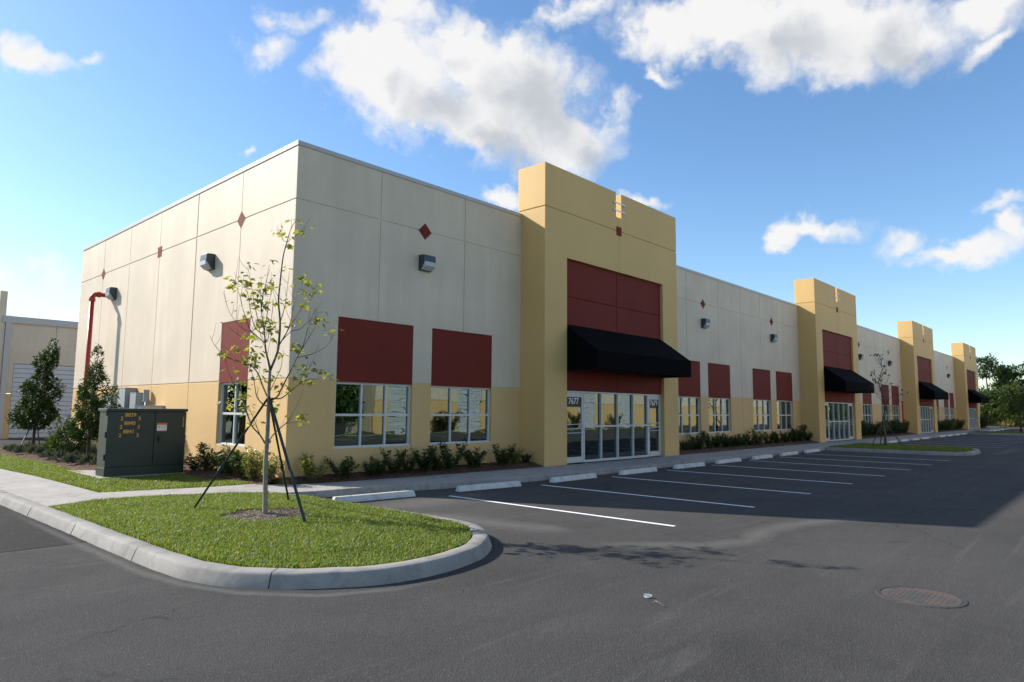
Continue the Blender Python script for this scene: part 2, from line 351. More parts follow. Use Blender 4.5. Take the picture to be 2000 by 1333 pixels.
# ------------------------------------------------------------------ helpers
def wloc(o):
    v = Vector((0, 0, 0))
    while o is not None: v += o.location; o = o.parent
    return v
class Fr:
    """wall frame: u along the wall, w outward, z up"""
    def __init__(s, o, u, n): s.o = Vector((*o, 0)); s.u = Vector((*u, 0)); s.n = Vector((*n, 0))
    def p(s, u, w, z): return s.o + s.u*u + s.n*w + Vector((0, 0, z))
W0 = Fr((0, 0), (1, 0), (0, 1))        # plain world axes
class MB:
    def __init__(s): s.v = []; s.f = []; s.uv = []
    def quad(s, *pts):
        i = len(s.v); s.v += [tuple(p) for p in pts]; s.f.append(tuple(range(i, i+len(pts))))
    def box(s, fr, u0, u1, w0, w1, z0, z1):
        i = len(s.v)
        for z in (z0, z1):
            for u, w in ((u0, w0), (u1, w0), (u1, w1), (u0, w1)): s.v.append(tuple(fr.p(u, w, z)))
        s.f += [tuple(i+k for k in q) for q in ((0, 1, 2, 3), (4, 5, 6, 7), (0, 1, 5, 4), (1, 2, 6, 5), (2, 3, 7, 6), (3, 0, 4, 7))]
        return s
    def cells(s, fr, us, zs, fill, w0, w1):
        """plate with notches: fill[j][i] for row j of zs, column i of us"""
        nu, nz = len(us)-1, len(zs)-1
        F = lambda i, j: 0 <= i < nu and 0 <= j < nz and fill[j][i]
        for j in range(nz):
            for i in range(nu):
                if not fill[j][i]: continue
                a, b, c, d = us[i], us[i+1], zs[j], zs[j+1]
                s.quad(fr.p(a, w0, c), fr.p(b, w0, c), fr.p(b, w0, d), fr.p(a, w0, d))
                s.quad(fr.p(a, w1, c), fr.p(b, w1, c), fr.p(b, w1, d), fr.p(a, w1, d))
                for di, dj, (p, q) in ((-1, 0, ((a, c), (a, d))), (1, 0, ((b, c), (b, d))), (0, -1, ((a, c), (b, c))), (0, 1, ((a, d), (b, d)))):
                    if not F(i+di, j+dj):
                        s.quad(fr.p(p[0], w0, p[1]), fr.p(q[0], w0, q[1]), fr.p(q[0], w1, q[1]), fr.p(p[0], w1, p[1]))
        return s
    def tube(s, pts, rad, n=8, cap=True):
        pts = [Vector(p) for p in pts]; rad = rad if hasattr(rad, '__len__') else [rad]*len(pts)
        i0 = len(s.v); ref = None
        for k, p in enumerate(pts):
            t = (pts[min(k+1, len(pts)-1)] - pts[max(k-1, 0)]).normalized()
            if ref is None: ref = t.orthogonal().normalized()
            ref = (ref - t*ref.dot(t)).normalized(); b = t.cross(ref)
            for a in range(n):
                an = 2*math.pi*a/n; s.v.append(tuple(p + (ref*math.cos(an) + b*math.sin(an))*rad[k]))
        for k in range(len(pts)-1):
            for a in range(n):
                a2 = (a+1) % n
                s.f.append((i0+k*n+a, i0+k*n+a2, i0+(k+1)*n+a2, i0+(k+1)*n+a))
        if cap:
            s.f.append(tuple(i0+a for a in range(n))); s.f.append(tuple(i0+(len(pts)-1)*n+a for a in range(n)))
        return s
    def prism(s, poly, z0, z1):
        i = len(s.v); n = len(poly)
        s.v += [(x, y, z0) for x, y in poly] + [(x, y, z1) for x, y in poly]
        s.f.append(tuple(range(i, i+n))); s.f.append(tuple(range(i+n, i+2*n)))
        for k in range(n): s.f.append((i+k, i+(k+1) % n, i+n+(k+1) % n, i+n+k))
        return s
    def build(s, name, m, parent=None, bevel=0, smooth=False, recalc=True, **props):
        me = bpy.data.meshes.new(name); off = wloc(parent) if parent else Vector((0, 0, 0))
        me.from_pydata([(x-off.x, y-off.y, z-off.z) for x, y, z in s.v], [], s.f)
        if recalc or bevel:
            bm = bmesh.new(); bm.from_mesh(me)
            bmesh.ops.remove_doubles(bm, verts=bm.verts, dist=1e-5)
            bmesh.ops.recalc_face_normals(bm, faces=bm.faces)
            if bevel:
                ed = [e for e in bm.edges if len(e.link_faces) == 2 and e.calc_face_angle(0) > .6]
                bmesh.ops.bevel(bm, geom=ed, offset=bevel, segments=2, affect='EDGES', profile=.6)
            bm.to_mesh(me); bm.free()
        if smooth: me.polygons.foreach_set('use_smooth', [True]*len(me.polygons))
        me.materials.append(M[m]); me.update()
        o = bpy.data.objects.new(name, me); C.objects.link(o); o.parent = parent
        for k, v in props.items(): o[k] = v
        return o
def thing(name, label, cat, loc=(0, 0, 0), rz=0, group=None):
    o = bpy.data.objects.new(name, None); C.objects.link(o); o.empty_display_size = .2
    o.location = loc; o.rotation_euler = (0, 0, rz); o['label'] = label; o['category'] = cat
    if group: o['group'] = group
    return o
def tag(o, label, cat, group=None, kind=None):
    o['label'] = label; o['category'] = cat
    if group: o['group'] = group
    if kind: o['kind'] = kind
    return o
def dup(root, loc, rz, label, scale=1, name=None):
    r = root.copy(); C.objects.link(r); r.location = loc; r.rotation_euler = (0, 0, rz); r.scale = (scale,)*3; r['label'] = label
    for ch in list(root.children):
        c = ch.copy(); C.objects.link(c); c.parent = r
        for gch in ch.children:
            d = gch.copy(); C.objects.link(d); d.parent = c
    return r
def text(body, size, name, m, parent, mw):
    cu = bpy.data.curves.new(name, 'FONT'); cu.body = body; cu.size = size; cu.extrude = .002; cu.align_x = 'CENTER'; cu.offset = size*.012
    o = bpy.data.objects.new(name, cu); C.objects.link(o)
    bpy.context.view_layer.update()
    me = bpy.data.meshes.new_from_object(o.evaluated_get(bpy.context.evaluated_depsgraph_get()))
    bpy.data.objects.remove(o)
    me.transform(mw); off = wloc(parent); me.transform(Matrix.Translation(-off))
    me.materials.clear(); me.materials.append(M[m])
    t = bpy.data.objects.new(name, me); C.objects.link(t); t.parent = parent
    return t
def mesh_np(name, v, faces, m, parent=None):
    """v (n,3), faces (k,3|4) arrays"""
    me = bpy.data.meshes.new(name); off = wloc(parent) if parent else Vector((0, 0, 0))
    v = np.asarray(v, np.float32) - np.array(off, np.float32)
    k = faces.shape[1]
    me.vertices.add(len(v)); me.vertices.foreach_set('co', v.ravel())
    me.loops.add(faces.size); me.loops.foreach_set('vertex_index', faces.ravel().astype(np.int32))
    me.polygons.add(len(faces)); me.polygons.foreach_set('loop_start', np.arange(0, faces.size, k, dtype=np.int32))
    me.materials.append(M[m]); me.update(calc_edges=True); me.validate()
    o = bpy.data.objects.new(name, me); C.objects.link(o); o.parent = parent
    return o
def leaves_np(cen, axis, nor, ln, wd):
    """folded diamond leaves: base at cen, tip along axis"""
    n = len(cen); side = np.cross(axis, nor); side /= np.linalg.norm(side, axis=1, keepdims=True) + 1e-9
    ln = ln[:, None]; wd = wd[:, None]
    tip = cen + axis*ln; mid = cen + axis*ln*.45
    a = mid + side*wd*.5 + nor*wd*.18; b = mid - side*wd*.5 + nor*wd*.18
    v = np.stack([cen, a, tip, b], 1).reshape(-1, 3)
    i = np.arange(n)[:, None]*4
    f = np.concatenate([i + np.array([[0, 1, 2]]), i + np.array([[0, 2, 3]])], 0)
    return v, f
def unit(a): return a/(np.linalg.norm(a, axis=-1, keepdims=True) + 1e-9)
# ------------------------------------------------------------------ setting: ground
def struct(o): o['kind'] = 'structure'; return o
ground = MB(); ground.quad((-900, -900, -.03), (900, -900, -.03), (900, 900, -.03), (-900, 900, -.03))
struct(ground.build('ground', 'terrain_grass', recalc=False))
def sheet(name, poly, z, m):
    b = MB(); b.quad(*[(x, y, z) for x, y in poly]); return struct(b.build(name, m, recalc=False))
sheet('asphalt', [(-70, -23.6), (112, -23.6), (112, 31.9), (-70, 31.9)], 0.0, 'asphalt_grey')
sheet('driveway', [(-70, -3.46), (-4.78, -3.56), (-4.78, 19.0), (31, 19.0), (31, 31.8), (-70, 31.8)], 0.004, 'asphalt_new')
# painted stall lines
for k in range(8):
    x = 2.05 + 3.05*k
    b = MB(); b.quad((x-.05, -8.6-.02*k, .005), (x+.05, -8.6-.02*k, .005), (x+.05-.05, -3.3, .005), (x-.05-.05, -3.3, .005)); struct(b.build('parking_line', 'line_paint', recalc=False))
for k in range(10):
    x = 38.1 + 3.05*k
    b = MB(); b.quad((x-.05, -8.75, .005), (x+.05, -8.75, .005), (x+.05, -3.4, .005), (x-.05, -3.4, .005)); struct(b.build('parking_line', 'line_paint', recalc=False))
for k in range(6):
    x = 75 + 3.05*k
    b = MB(); b.quad((x-.05, -8.75, .005), (x+.05, -8.75, .005), (x+.05, -3.4, .005), (x-.05, -3.4, .005)); struct(b.build('parking_line', 'line_paint', recalc=False))
for k in range(12):                       # stalls across the aisle, seen mirrored in the windows
    x = -12 + 3.05*k
    b = MB(); b.quad((x-.05, -23.3, .005), (x+.05, -23.3, .005), (x+.05, -18.2, .005), (x-.05, -18.2, .005)); struct(b.build('parking_line', 'line_paint', recalc=False))
def strip(name, pts, w, z, m):
    """ribbon along pts with UVs"""
    me = bpy.data.meshes.new(name); v = []; f = []; uvs = []
    n = len(pts); w = w if hasattr(w, '__len__') else [w]*n
    for i, p in enumerate(pts):
        a = Vector(pts[max(i-1, 0)]); b = Vector(pts[min(i+1, n-1)]); t = (b-a).normalized(); s = Vector((-t.y, t.x))
        v += [(p[0]+s.x*w[i]/2, p[1]+s.y*w[i]/2, z), (p[0]-s.x*w[i]/2, p[1]-s.y*w[i]/2, z)]
    for i in range(n-1): f.append((2*i, 2*i+1, 2*i+3, 2*i+2))
    me.from_pydata(v, [], f); ul = me.uv_layers.new(name='UVMap')
    for poly in me.polygons:
        for li, vi in zip(poly.loop_indices, poly.vertices): ul.data[li].uv = ((vi//2)/(n-1), vi % 2)
    me.materials.append(M[m]); o = bpy.data.objects.new(name, me); C.objects.link(o); o['kind'] = 'structure'; return o
strip('dust_stain', [(-.6, -3.5), (.6, -3.75), (1.8, -3.7), (3.2, -3.8)], [1.0, 1.7, 1.6, .6], .009, 'pale_dust')
strip('dust_stain', [(-.3, -8.2), (.3, -9.0), (.95, -9.75), (1.7, -10.0), (2.6, -9.8), (3.5, -9.9), (4.6, -10.3), (6.2, -11.2)], [.5, .8, .75, .7, .7, .8, .7, .5], .009, 'pale_dust')
strip('dust_stain', [(-.2, -4.2), (.1, -5.4), (.25, -6.8), (.4, -8.0)], [.5, .9, 1.2, .6], .0085, 'pale_dust')
strip('dust_stain', [(29, -9.3), (33, -9.6), (40, -9.4)], [.6, 1.2, .5], .009, 'pale_dust')
strip('dust_stain', [(-4.95, 1.0), (-4.97, -1.5), (-4.98, -4), (-4.97, -5.9), (-4.85, -6.8), (-4.6, -7.5), (-4.1, -8.15), (-3.4, -8.5), (-2.6, -8.55)], .22, .009, 'pale_dust')
strip('dust_stain', [(-12, -3.45), (-9, -3.42), (-4.9, -3.52)], .07, .0095, 'pale_dust')

# ------------------------------------------------------------------ walkway of concrete slabs
BACK = [(-.46, .38), (0.0, -.36), (1.17, -.58), (3.52, -.8), (7.68, -1.05), (96, -1.05)]
FRONT = [(-.97, -1.5), (-.24, -1.70), (1.18, -1.86), (2.71, -2.24), (5.47, -2.62), (8.07, -2.73), (25.75, -2.9), (96, -2.9)]
def interp(pl, x):
    for a, b in zip(pl, pl[1:]):
        if a[0] <= x <= b[0]: return a[1] + (b[1]-a[1])*(x-a[0])/(b[0]-a[0])
    return pl[0][1] if x < pl[0][0] else pl[-1][1]
LAWN_EDGE = [(-3.32, .9), (-2.49, .7), (-1.56, .46), (-.46, .38)]
ISL_EDGE = [(-4.6, -.55), (-3.9, -.25), (-3.2, -.15), (-2.4, -.5), (-1.25, -1.17), (-.97, -1.5)]
base = MB()
base.prism([(x, y+.02) for x, y in FRONT] + [(x, y-.02) for x, y in reversed(BACK)], -.02, .135)
walk = struct(base.build('walkway', 'walk_concrete'))
xs = [-.24, 1.25, 2.71]
while xs[-1] < 93: xs.append(xs[-1] + (3.05 if xs[-1] > 7 else 2.68))
def slab(poly, bev=.008, z=.15, par=walk):
    return MB().prism(poly, .0, z).build('slab', 'walk_concrete', par, bevel=bev)
for a, b in zip(xs, xs[1:]):
    a += .006; b -= .006
    cuts = [a] + [x for x, _ in FRONT if a < x < b] + [b]; cutb = [a] + [x for x, _ in BACK if a < x < b] + [b]
    slab([(x, interp(FRONT, x)) for x in cuts] + [(x, interp(BACK, x)) for x in reversed(cutb)])
slab([(-.97, -1.5), (-.252, -1.70), (-.252, .05), (-.47, .37)])
cx = [-4.0, -3.2, -2.4, -1.25]
side = struct(MB().prism([(-4.66, -.6), (-3.4, -.1), (-3.4, .92), (-3.55, 8), (-3.7, 18.6), (-4.66, 18.6)], -.02, .135).build('sidewalk', 'walk_concrete'))
pieces = [
    [(-1.245, -1.165), (-.985, -1.49), (-.482, .37), (-1.245, .42)],
    [(-2.4, -.49), (-1.258, -1.16), (-1.258, .42), (-1.56, .46), (-2.4, .69)],
    [(-3.41, -.14), (-3.2, -.15), (-2.412, -.5), (-2.412, .69), (-3.31, .89), (-3.41, .93)]]
for p in pieces: slab(p, par=side)
EDGE_L = [(-.6, -3.4), (.92, -3.42), (3.43, -3.44), (5.85, -3.49), (8.3, -3.66), (18.6, -3.7)]   # (y, x)
ys = [-.55, .93, 2.5, 4.1, 5.7, 7.3, 8.9, 10.5, 12.1, 13.7, 15.3, 16.9, 18.6]
for a, b in zip(ys, ys[1:]):
    xa = interp(EDGE_L, a); xb = interp(EDGE_L, b)
    if a < 0: poly = [(-4.655, -.55), (-3.9, -.24), (-3.42, -.15), (-3.42, b-.006), (-4.655, b-.006)]
    else: poly = [(-4.655, a+.006), (xa, a+.006), (xb, b-.006), (-4.655, b-.006)]
    slab(poly, par=side)

# ------------------------------------------------------------------ kerbs
def smooth_path(pts, n=4):
    out = []
    for i in range(len(pts)-1):
        p0, p1, p2, p3 = (Vector(pts[max(i-1, 0)]), Vector(pts[i]), Vector(pts[i+1]), Vector(pts[min(i+2, len(pts)-1)]))
        for k in range(n):
            t = k/n
            out.append(.5*((2*p1) + (p2-p0)*t + (2*p0-5*p1+4*p2-p3)*t*t + (3*p1-p0-3*p2+p3)*t**3))
    out.append(Vector(pts[-1])); return out
PROFILE = [(0, -.02), (.004, .01), (.048, .122), (.058, .140), (.078, .151), (.16, .155), (.248, .153), (.262, .145), (.265, -.02)]
def kerb(path, parent, cuts, prof=PROFILE):
    """path with the kerb's inside on its left; one segment object per stretch between the cuts (in metres)"""
    P = smooth_path(path, 5); D = [0]
    for a, b in zip(P, P[1:]): D.append(D[-1] + (b-a).length)
    def at(d):
        d = min(max(d, 0), D[-1])
        for i in range(len(P)-1):
            if D[i+1] >= d:
                t = (d-D[i])/max(D[i+1]-D[i], 1e-6); p = P[i].lerp(P[i+1], t)
                q0 = P[max(i-1, 0)]; q1 = P[min(i+2, len(P)-1)]; return p, (q1-q0).normalized()
        return P[-1], (P[-1]-P[-2]).normalized()
    cuts = [0] + [c for c in cuts if c < D[-1]-.2] + [D[-1]]
    for a, b in zip(cuts, cuts[1:]):
        a += .007; b -= .007; n = max(2, int((b-a)/.22)); mb = MB(); m = len(prof)
        for k in range(n+1):
            p, t = at(a + (b-a)*k/n); s = Vector((-t.y, t.x))
            jx = .003*math.sin(k*1.7 + a*3) + .003*math.sin(k*4.1 + a)
            for o, z in prof: mb.v.append((p.x + s.x*(o+jx), p.y + s.y*(o+jx), z + (jx*.5 if z > .1 else 0)))
        for k in range(n):
            for j in range(m-1): mb.f.append((k*m+j, k*m+j+1, (k+1)*m+j+1, (k+1)*m+j))
        mb.f.append(tuple(range(m))); mb.f.append(tuple(n*m+j for j in range(m)))
        o = mb.build('kerb_segment', 'kerb_concrete', parent, smooth=False)
        for p in o.data.polygons: p.use_smooth = len(p.vertices) == 4
        try: o.data.set_sharp_from_angle(angle=R(40))
        except Exception: pass
def empty_struct(name):
    o = bpy.data.objects.new(name, None); C.objects.link(o); o['kind'] = 'structure'; return o
k1 = empty_struct('island_kerb')
ISL_OUT = [(-4.87, -.45), (-4.85, -1.97), (-4.84, -3.52), (-4.83, -4.78), (-4.81, -5.9), (-4.74, -6.64), (-4.57, -7.15), (-4.3, -7.55), (-3.93, -7.9),
           (-3.44, -8.2), (-2.95, -8.3), (-2.31, -8.25), (-1.66, -8.02), (-1.12, -7.6), (-.74, -7.1), (-.56, -6.6), (-.55, -5.9), (-.6, -4.6), (-.68, -3.2), (-.72, -1.85)]
kerb(ISL_OUT, k1, [2.35, 4.75, 7.2, 10.1, 12.6, 15.2])
k2 = empty_struct('sidewalk_kerb')
kerb([(-4.9, 18.6), (-4.9, 12), (-4.9, 6), (-4.9, 3), (-4.885, 1.2), (-4.87, -.44)], k2, [2, 5, 8, 11, 14, 16.5])
k3 = empty_struct('parking_kerb')
ISL2 = [(27.2, -2.95), (27.1, -5), (27.15, -7.4), (27.6, -8.4), (28.4, -8.75), (29.5, -8.8), (31.2, -8.7), (32.6, -8.2), (33.1, -7.2), (33.2, -5), (33.2, -2.95)]
kerb(ISL2, k3, [3, 6, 9, 12])
k4 = empty_struct('parking_kerb')
ISL3 = [(66.6, -2.95), (66.6, -5), (66.6, -7.4), (67, -8.4), (68, -8.8), (70, -8.8), (71.2, -8.4), (71.8, -7.2), (71.8, -2.95)]
kerb(ISL3, k4, [4, 8])
k5 = empty_struct('parking_kerb')
kerb([(-70, -23.5), (-20, -23.5), (40, -23.5), (112, -23.5)][::-1], k5, [30, 60, 90, 120, 150])

# lawns: soil sheets under the grass blades
ISL_IN = [(-4.6, -.6), (-4.6, -3.5), (-4.58, -5.6), (-4.5, -6.6), (-4.3, -7.1), (-4.0, -7.5), (-3.44, -7.9), (-2.9, -8.02), (-2.3, -7.95), (-1.75, -7.75), (-1.3, -7.4), (-.97, -6.95), (-.84, -6.5), (-.83, -5.5), (-.9, -3.6), (-.96, -1.9), (-.99, -1.52), (-1.25, -1.19), (-2.4, -.52), (-3.2, -.17), (-3.9, -.27)]
LAWN = [(-3.33, .92), (-2.49, .72), (-1.56, .48), (-.47, .40), (-.5, .9), (-.72, 1.6), (-.85, 2.5), (-.8, 3.5), (-.75, 4.4), (-2.35, 4.45), (-2.42, 5.2), (-2.42, 6.4), (-2.3, 8), (-2.35, 11), (-2.45, 14.8), (-2.6, 17.5), (0, 17.4), (0, 18.8), (-3.68, 18.7), (-3.68, 12), (-3.64, 8.3), (-3.48, 5.85), (-3.43, 3.4)]
ISL2_IN = [(27.45, -2.95), (27.35, -5), (27.42, -7.3), (27.8, -8.2), (28.5, -8.5), (29.6, -8.55), (31.1, -8.42), (32.4, -8.0), (32.82, -7.1), (32.92, -5), (32.92, -2.95)]
ISL3_IN = [(66.9, -2.95), (66.9, -7.3), (67.3, -8.2), (68.1, -8.5), (69.9, -8.5), (71, -8.1), (71.5, -7.2), (71.5, -2.95)]
def soil(name, poly, z):
    b = MB(); b.prism(poly, -.02, z); return struct(b.build(name, 'soil', recalc=True))
soil('lawn', ISL_IN, .13); soil('lawn', LAWN, .135); soil('lawn', ISL2_IN, .135); soil('lawn', ISL3_IN, .135)
soil('lawn', [(-70, -25.8), (112, -25.8), (112, -23.3), (-70, -23.3)], .13)
soil('lawn', [(96.5, -1), (112, -1), (112, 18), (96.5, 18)], .1)

def inside(P, poly):
    x, y = P[:, 0], P[:, 1]; r = np.zeros(len(P), bool); n = len(poly)
    for i in range(n):
        x0, y0 = poly[i]; x1, y1 = poly[(i+1) % n]
        c = ((y0 > y) != (y1 > y)) & (x < (x1-x0)*(y-y0)/(y1-y0+1e-12) + x0); r ^= c
    return r
def bumps(P, rs, s):
    """cheap smooth 2-D noise in -1..1"""
    v = np.zeros(len(P))
    for _ in range(5):
        a = rs.uniform(0, 6.28); k = s*rs.uniform(.6, 1.6); v += np.sin(k*(P[:, 0]*math.cos(a) + P[:, 1]*math.sin(a)) + rs.uniform(0, 6.28))
    return v/5
def grass(name, label, polys, holes, dens, hgt, wid, z, seed, mound=None):
    rs = np.random.RandomState(seed); V = []; nb = 0
    for poly in polys:
        a = np.array(poly); lo, hi = a.min(0), a.max(0); n = int((hi-lo).prod()*dens)
        P = rs.uniform(lo, hi, (n, 2)); P = P[inside(P, poly)]
        for hx, hy, hr in holes:
            dd = np.hypot(P[:, 0]-hx, P[:, 1]-hy); P = P[dd > hr*(1 + .12*np.sin(5*np.arctan2(P[:, 1]-hy, P[:, 0]-hx)))]
        n = len(P); pt = bumps(P, rs, 4.0)
        h = hgt*rs.uniform(.55, 1.25, n)*(1 + .3*pt); w = wid*rs.uniform(.7, 1.3, n)
        ang = rs.uniform(0, 6.283, n); lean = rs.uniform(.15, 1.1, n)
        d = np.stack([np.cos(ang), np.sin(ang), np.zeros(n)], 1); s = np.stack([-np.sin(ang+.5), np.cos(ang+.5), np.zeros(n)], 1)
        b = np.concatenate([P, np.full((n, 1), z)], 1)
        if mound: b[:, 2] += mound*np.clip(1 - (np.hypot(P[:, 0]+2.6, P[:, 1]+4.2)/3.6)**2, 0, 1)
        up = np.array([0, 0, 1.0]); hh = h[:, None]; ww = w[:, None]; l = lean[:, None]
        m = b + up*hh*.6 + d*hh*.25*l; t = b + up*hh*(1-.3*l*.5) + d*hh*.8*l
        V.append(np.stack([b - s*ww*.5, b + s*ww*.5, m + s*ww*.45, m - s*ww*.45, t], 1).reshape(-1, 3)); nb += n
    V = np.concatenate(V); i = np.arange(nb)[:, None]*5
    F = np.concatenate([i + np.array([[0, 1, 2]]), i + np.array([[0, 2, 3]]), i + np.array([[3, 2, 4]])], 0)
    o = mesh_np(name, V, F, 'grass_blade')
    return tag(o, label, 'grass', kind='stuff')
grass('grass', 'sunlit lawn grass filling the kerbed island in front of the building corner', [ISL_IN], [(-2.56, -4.08, .62)], 5200, .055, .0085, .125, 1, .045)
grass('grass', 'sunlit lawn grass between the sidewalk and the green cabinet', [LAWN], [], 3000, .06, .013, .13, 2)
grass('grass', 'shaded lawn grass on the parking island between the two rows of stalls', [ISL2_IN], [], 650, .09, .03, .13, 3)
grass('grass', 'lawn grass on the far parking island by the last tower', [ISL3_IN], [], 250, .10, .05, .13, 4)

# mulch beds
def mulch_sheet(name, pts_back, pts_front, z0, z1, m, seed, n=14, grp=None):
    """grid between two polylines of equal length, mounded"""
    rs = random.Random(seed); mb = MB(); k = len(pts_back)
    for j in range(n+1):
        t = j/n
        for i in range(k):
            x = pts_front[i][0]*(1-t) + pts_back[i][0]*t; y = pts_front[i][1]*(1-t) + pts_back[i][1]*t
            mb.v.append((x, y, z0 + (z1-z0)*math.sin(min(1, t*1.25)*1.57) + (rs.uniform(-.015, .02) if 0 < j else -.03)))
    for j in range(n):
        for i in range(k-1): mb.f.append((j*k+i, j*k+i+1, (j+1)*k+i+1, (j+1)*k+i))
    o = mb.build(name, m, recalc=False); o['kind'] = 'structure'; return o
def dense(pl, step):
    out = []
    for a, b in zip(pl, pl[1:]):
        d = math.hypot(b[0]-a[0], b[1]-a[1]); n = max(1, int(d/step))
        out += [(a[0]+(b[0]-a[0])*i/n, a[1]+(b[1]-a[1])*i/n) for i in range(n)]
    return out + [pl[-1]]
TW = [(7.914, 16.161), (32.336, 40.371), (56.19, 64.057), (79.537, 87.434)]
def bed(x0, x1, step=.12):
    n = max(2, int((x1-x0)/step)); X = [x0 + (x1-x0)*i/n for i in range(n+1)]
    mulch_sheet('mulch_bed', [(x, -.004) for x in X], [(x, interp(BACK, x)+.01) for x in X], .15, .27, 'mulch', int(x0*7)+3)
bed(0.0, TW[0][0]); bed(TW[0][1], TW[1][0], .25); bed(TW[1][1], TW[2][0], .4); bed(TW[2][1], TW[3][0], .5); bed(TW[3][1], 95.2, .6)
Y = [.0 + i*.2 for i in range(88)]
def lx(y):
    for a, b in zip([(.0, -.5), (.4, -.55), (.9, -.55), (1.6, -.76), (2.5, -.9), (3.5, -.85), (4.45, -.85), (4.5, -2.4), (6.4, -2.46), (8, -2.35), (11, -2.4), (14.8, -2.5), (17.5, -2.65)],
                    [(.4, -.55), (.9, -.55), (1.6, -.76), (2.5, -.9), (3.5, -.85), (4.45, -.85), (4.5, -2.4), (6.4, -2.46), (8, -2.35), (11, -2.4), (14.8, -2.5), (17.5, -2.65), (18, -2.65)]):
        if a[0] <= y <= b[0]: return a[1] + (b[1]-a[1])*(y-a[0])/(b[0]-a[0])
    return -2.65
mulch_sheet('mulch_bed', [(.0 if y < 16.4 else .0, y) for y in Y], [(lx(y), y) for y in Y], .15, .26, 'mulch', 5)
ringb = MB(); rr = random.Random(8)
for j in range(5):
    for i in range(28):
        a = i/28*6.2832; r = .66*(1-j/5)*(1 + .12*math.sin(5*a)); ringb.v.append((-2.56+r*math.cos(a), -4.08+r*math.sin(a), .165 + .03*(j/4) + rr.uniform(-.01, .015)))
for j in range(4):
    for i in range(28): ringb.f.append((j*28+i, j*28+(i+1) % 28, (j+1)*28+(i+1) % 28, (j+1)*28+i))
ringb.f.append(tuple(4*28+i for i in range(28)))
ringb.build('mulch_ring', 'mulch_pale', recalc=False)['kind'] = 'structure'
def chips(name, label, sampler, n, m, seed, ln=.05):
    rs = np.random.RandomState(seed); c = sampler(rs, n); n = len(c)
    a = rs.uniform(0, 6.28, n); ax = unit(np.stack([np.cos(a), np.sin(a), rs.uniform(-.35, .35, n)], 1)); no = unit(np.stack([rs.uniform(-.5, .5, n), rs.uniform(-.5, .5, n), np.ones(n)], 1))
    v, f = leaves_np(c, ax, no, rs.uniform(.5, 1.3, n)*ln, rs.uniform(.25, .45, n)*ln)
    return tag(mesh_np(name, v, f, m), label, 'mulch chips', kind='stuff')
def ring_s(rs, n):
    r = .62*np.sqrt(rs.uniform(0, 1, n)); a = rs.uniform(0, 6.28, n); return np.stack([-2.56+r*np.cos(a), -4.08+r*np.sin(a), rs.uniform(.185, .215, n)], 1)
chips('mulch_chips', 'pale wood chips in a ring round the young tree trunk', ring_s, 900, 'mulch_pale', 3)
def bed_s(rs, n):
    x = rs.uniform(0, 7.9, n); t = rs.uniform(0, 1, n); y = np.array([interp(BACK, k) for k in x])*(1-t); return np.stack([x, y, .17 + .1*np.sin(np.minimum(1, t*1.25)*1.57) + rs.uniform(0, .02, n)], 1)
chips('mulch_chips', 'dark red brown wood chips under the shrubs of the front bed', bed_s, 2500, 'mulch', 4)
def left_s(rs, n):
    y = rs.uniform(.4, 17, n); x = np.array([lx(k) for k in y])*rs.uniform(0, 1, n); return np.stack([x, y, np.full(n, .23) + rs.uniform(0, .045, n)], 1)
chips('mulch_chips', 'brown wood chips round the small tufts of the side bed', left_s, 4000, 'mulch', 6)
# ------------------------------------------------------------------ the long building
Z0 = .15
ZT, ZJ, ZB, ZR, ZW, ZS, TZ, TJ, OZ, SZ = 8.137, 6.73, 2.508, 4.072, 2.485, .87, 9.633, 8.217, 6.734, 2.465
TY = -1.0
DEPTH = 16.52; LEN = 95.35
bld = thing('commercial_building', 'long cream and yellow commercial building with four yellow entrance towers and dark red panels', 'building')
front = Fr((0, 0), (1, 0), (0, -1)); endw = Fr((0, 0), (0, 1), (-1, 0))
G = .012
def window(fr, a, b, z0, z1, par, nx=3):
    mb = MB(); w0, w1 = -.075, -.165; fw = .055
    mb.box(fr, a, b, w0, w1, z0, z0+fw); mb.box(fr, a, b, w0, w1, z1-fw, z1)
    mb.box(fr, a, a+fw, w0, w1, z0+fw, z1-fw); mb.box(fr, b-fw, b, w0, w1, z0+fw, z1-fw)
    zm = (z0+z1)/2; cols = [a+fw + (b-a-2*fw)*k/nx for k in range(nx+1)]
    for c in cols[1:-1]:
        mb.box(fr, c-.026, c+.026, w0-.004, w1+.004, z0+fw, zm-.03); mb.box(fr, c-.026, c+.026, w0-.004, w1+.004, zm+.03, z1-fw)
    mb.box(fr, a+fw, b-fw, w0-.002, w1+.002, zm-.03, zm+.03)
    f = mb.build('window', 'white_frame', par, bevel=.004)
    for c0, c1 in zip(cols, cols[1:]):
        for y0, y1 in ((z0+fw, zm-.03), (zm+.03, z1-fw)):
            MB().box(fr, c0+.001, c1-.001, -.125, -.133, y0, y1).build('pane', 'window_glass', f)
    MB().box(fr, a+.004, b-.004, -.012, -.074, z0+.001, z0+.03).build('sill', 'white_frame', f, bevel=.004)
def edges(lo, hi, vals): return sorted({lo, hi, *[v for v in vals if lo < v < hi]})
def plate(fr, u0, u1, z0, z1, holes, w0, w1, name, m, par, bev=0):
    us = edges(u0, u1, [h[0] for h in holes] + [h[1] for h in holes]); zs = edges(z0, z1, [h[2] for h in holes] + [h[3] for h in holes])
    fill = [[not any(h[0] <= (us[i]+us[i+1])/2 <= h[1] and h[2] <= (zs[j]+zs[j+1])/2 <= h[3] for h in holes) for i in range(len(us)-1)] for j in range(len(zs)-1)]
    if not any(any(r) for r in fill): return None
    return MB().cells(fr, us, zs, fill, w0, w1).build(name, m, par, bevel=bev)
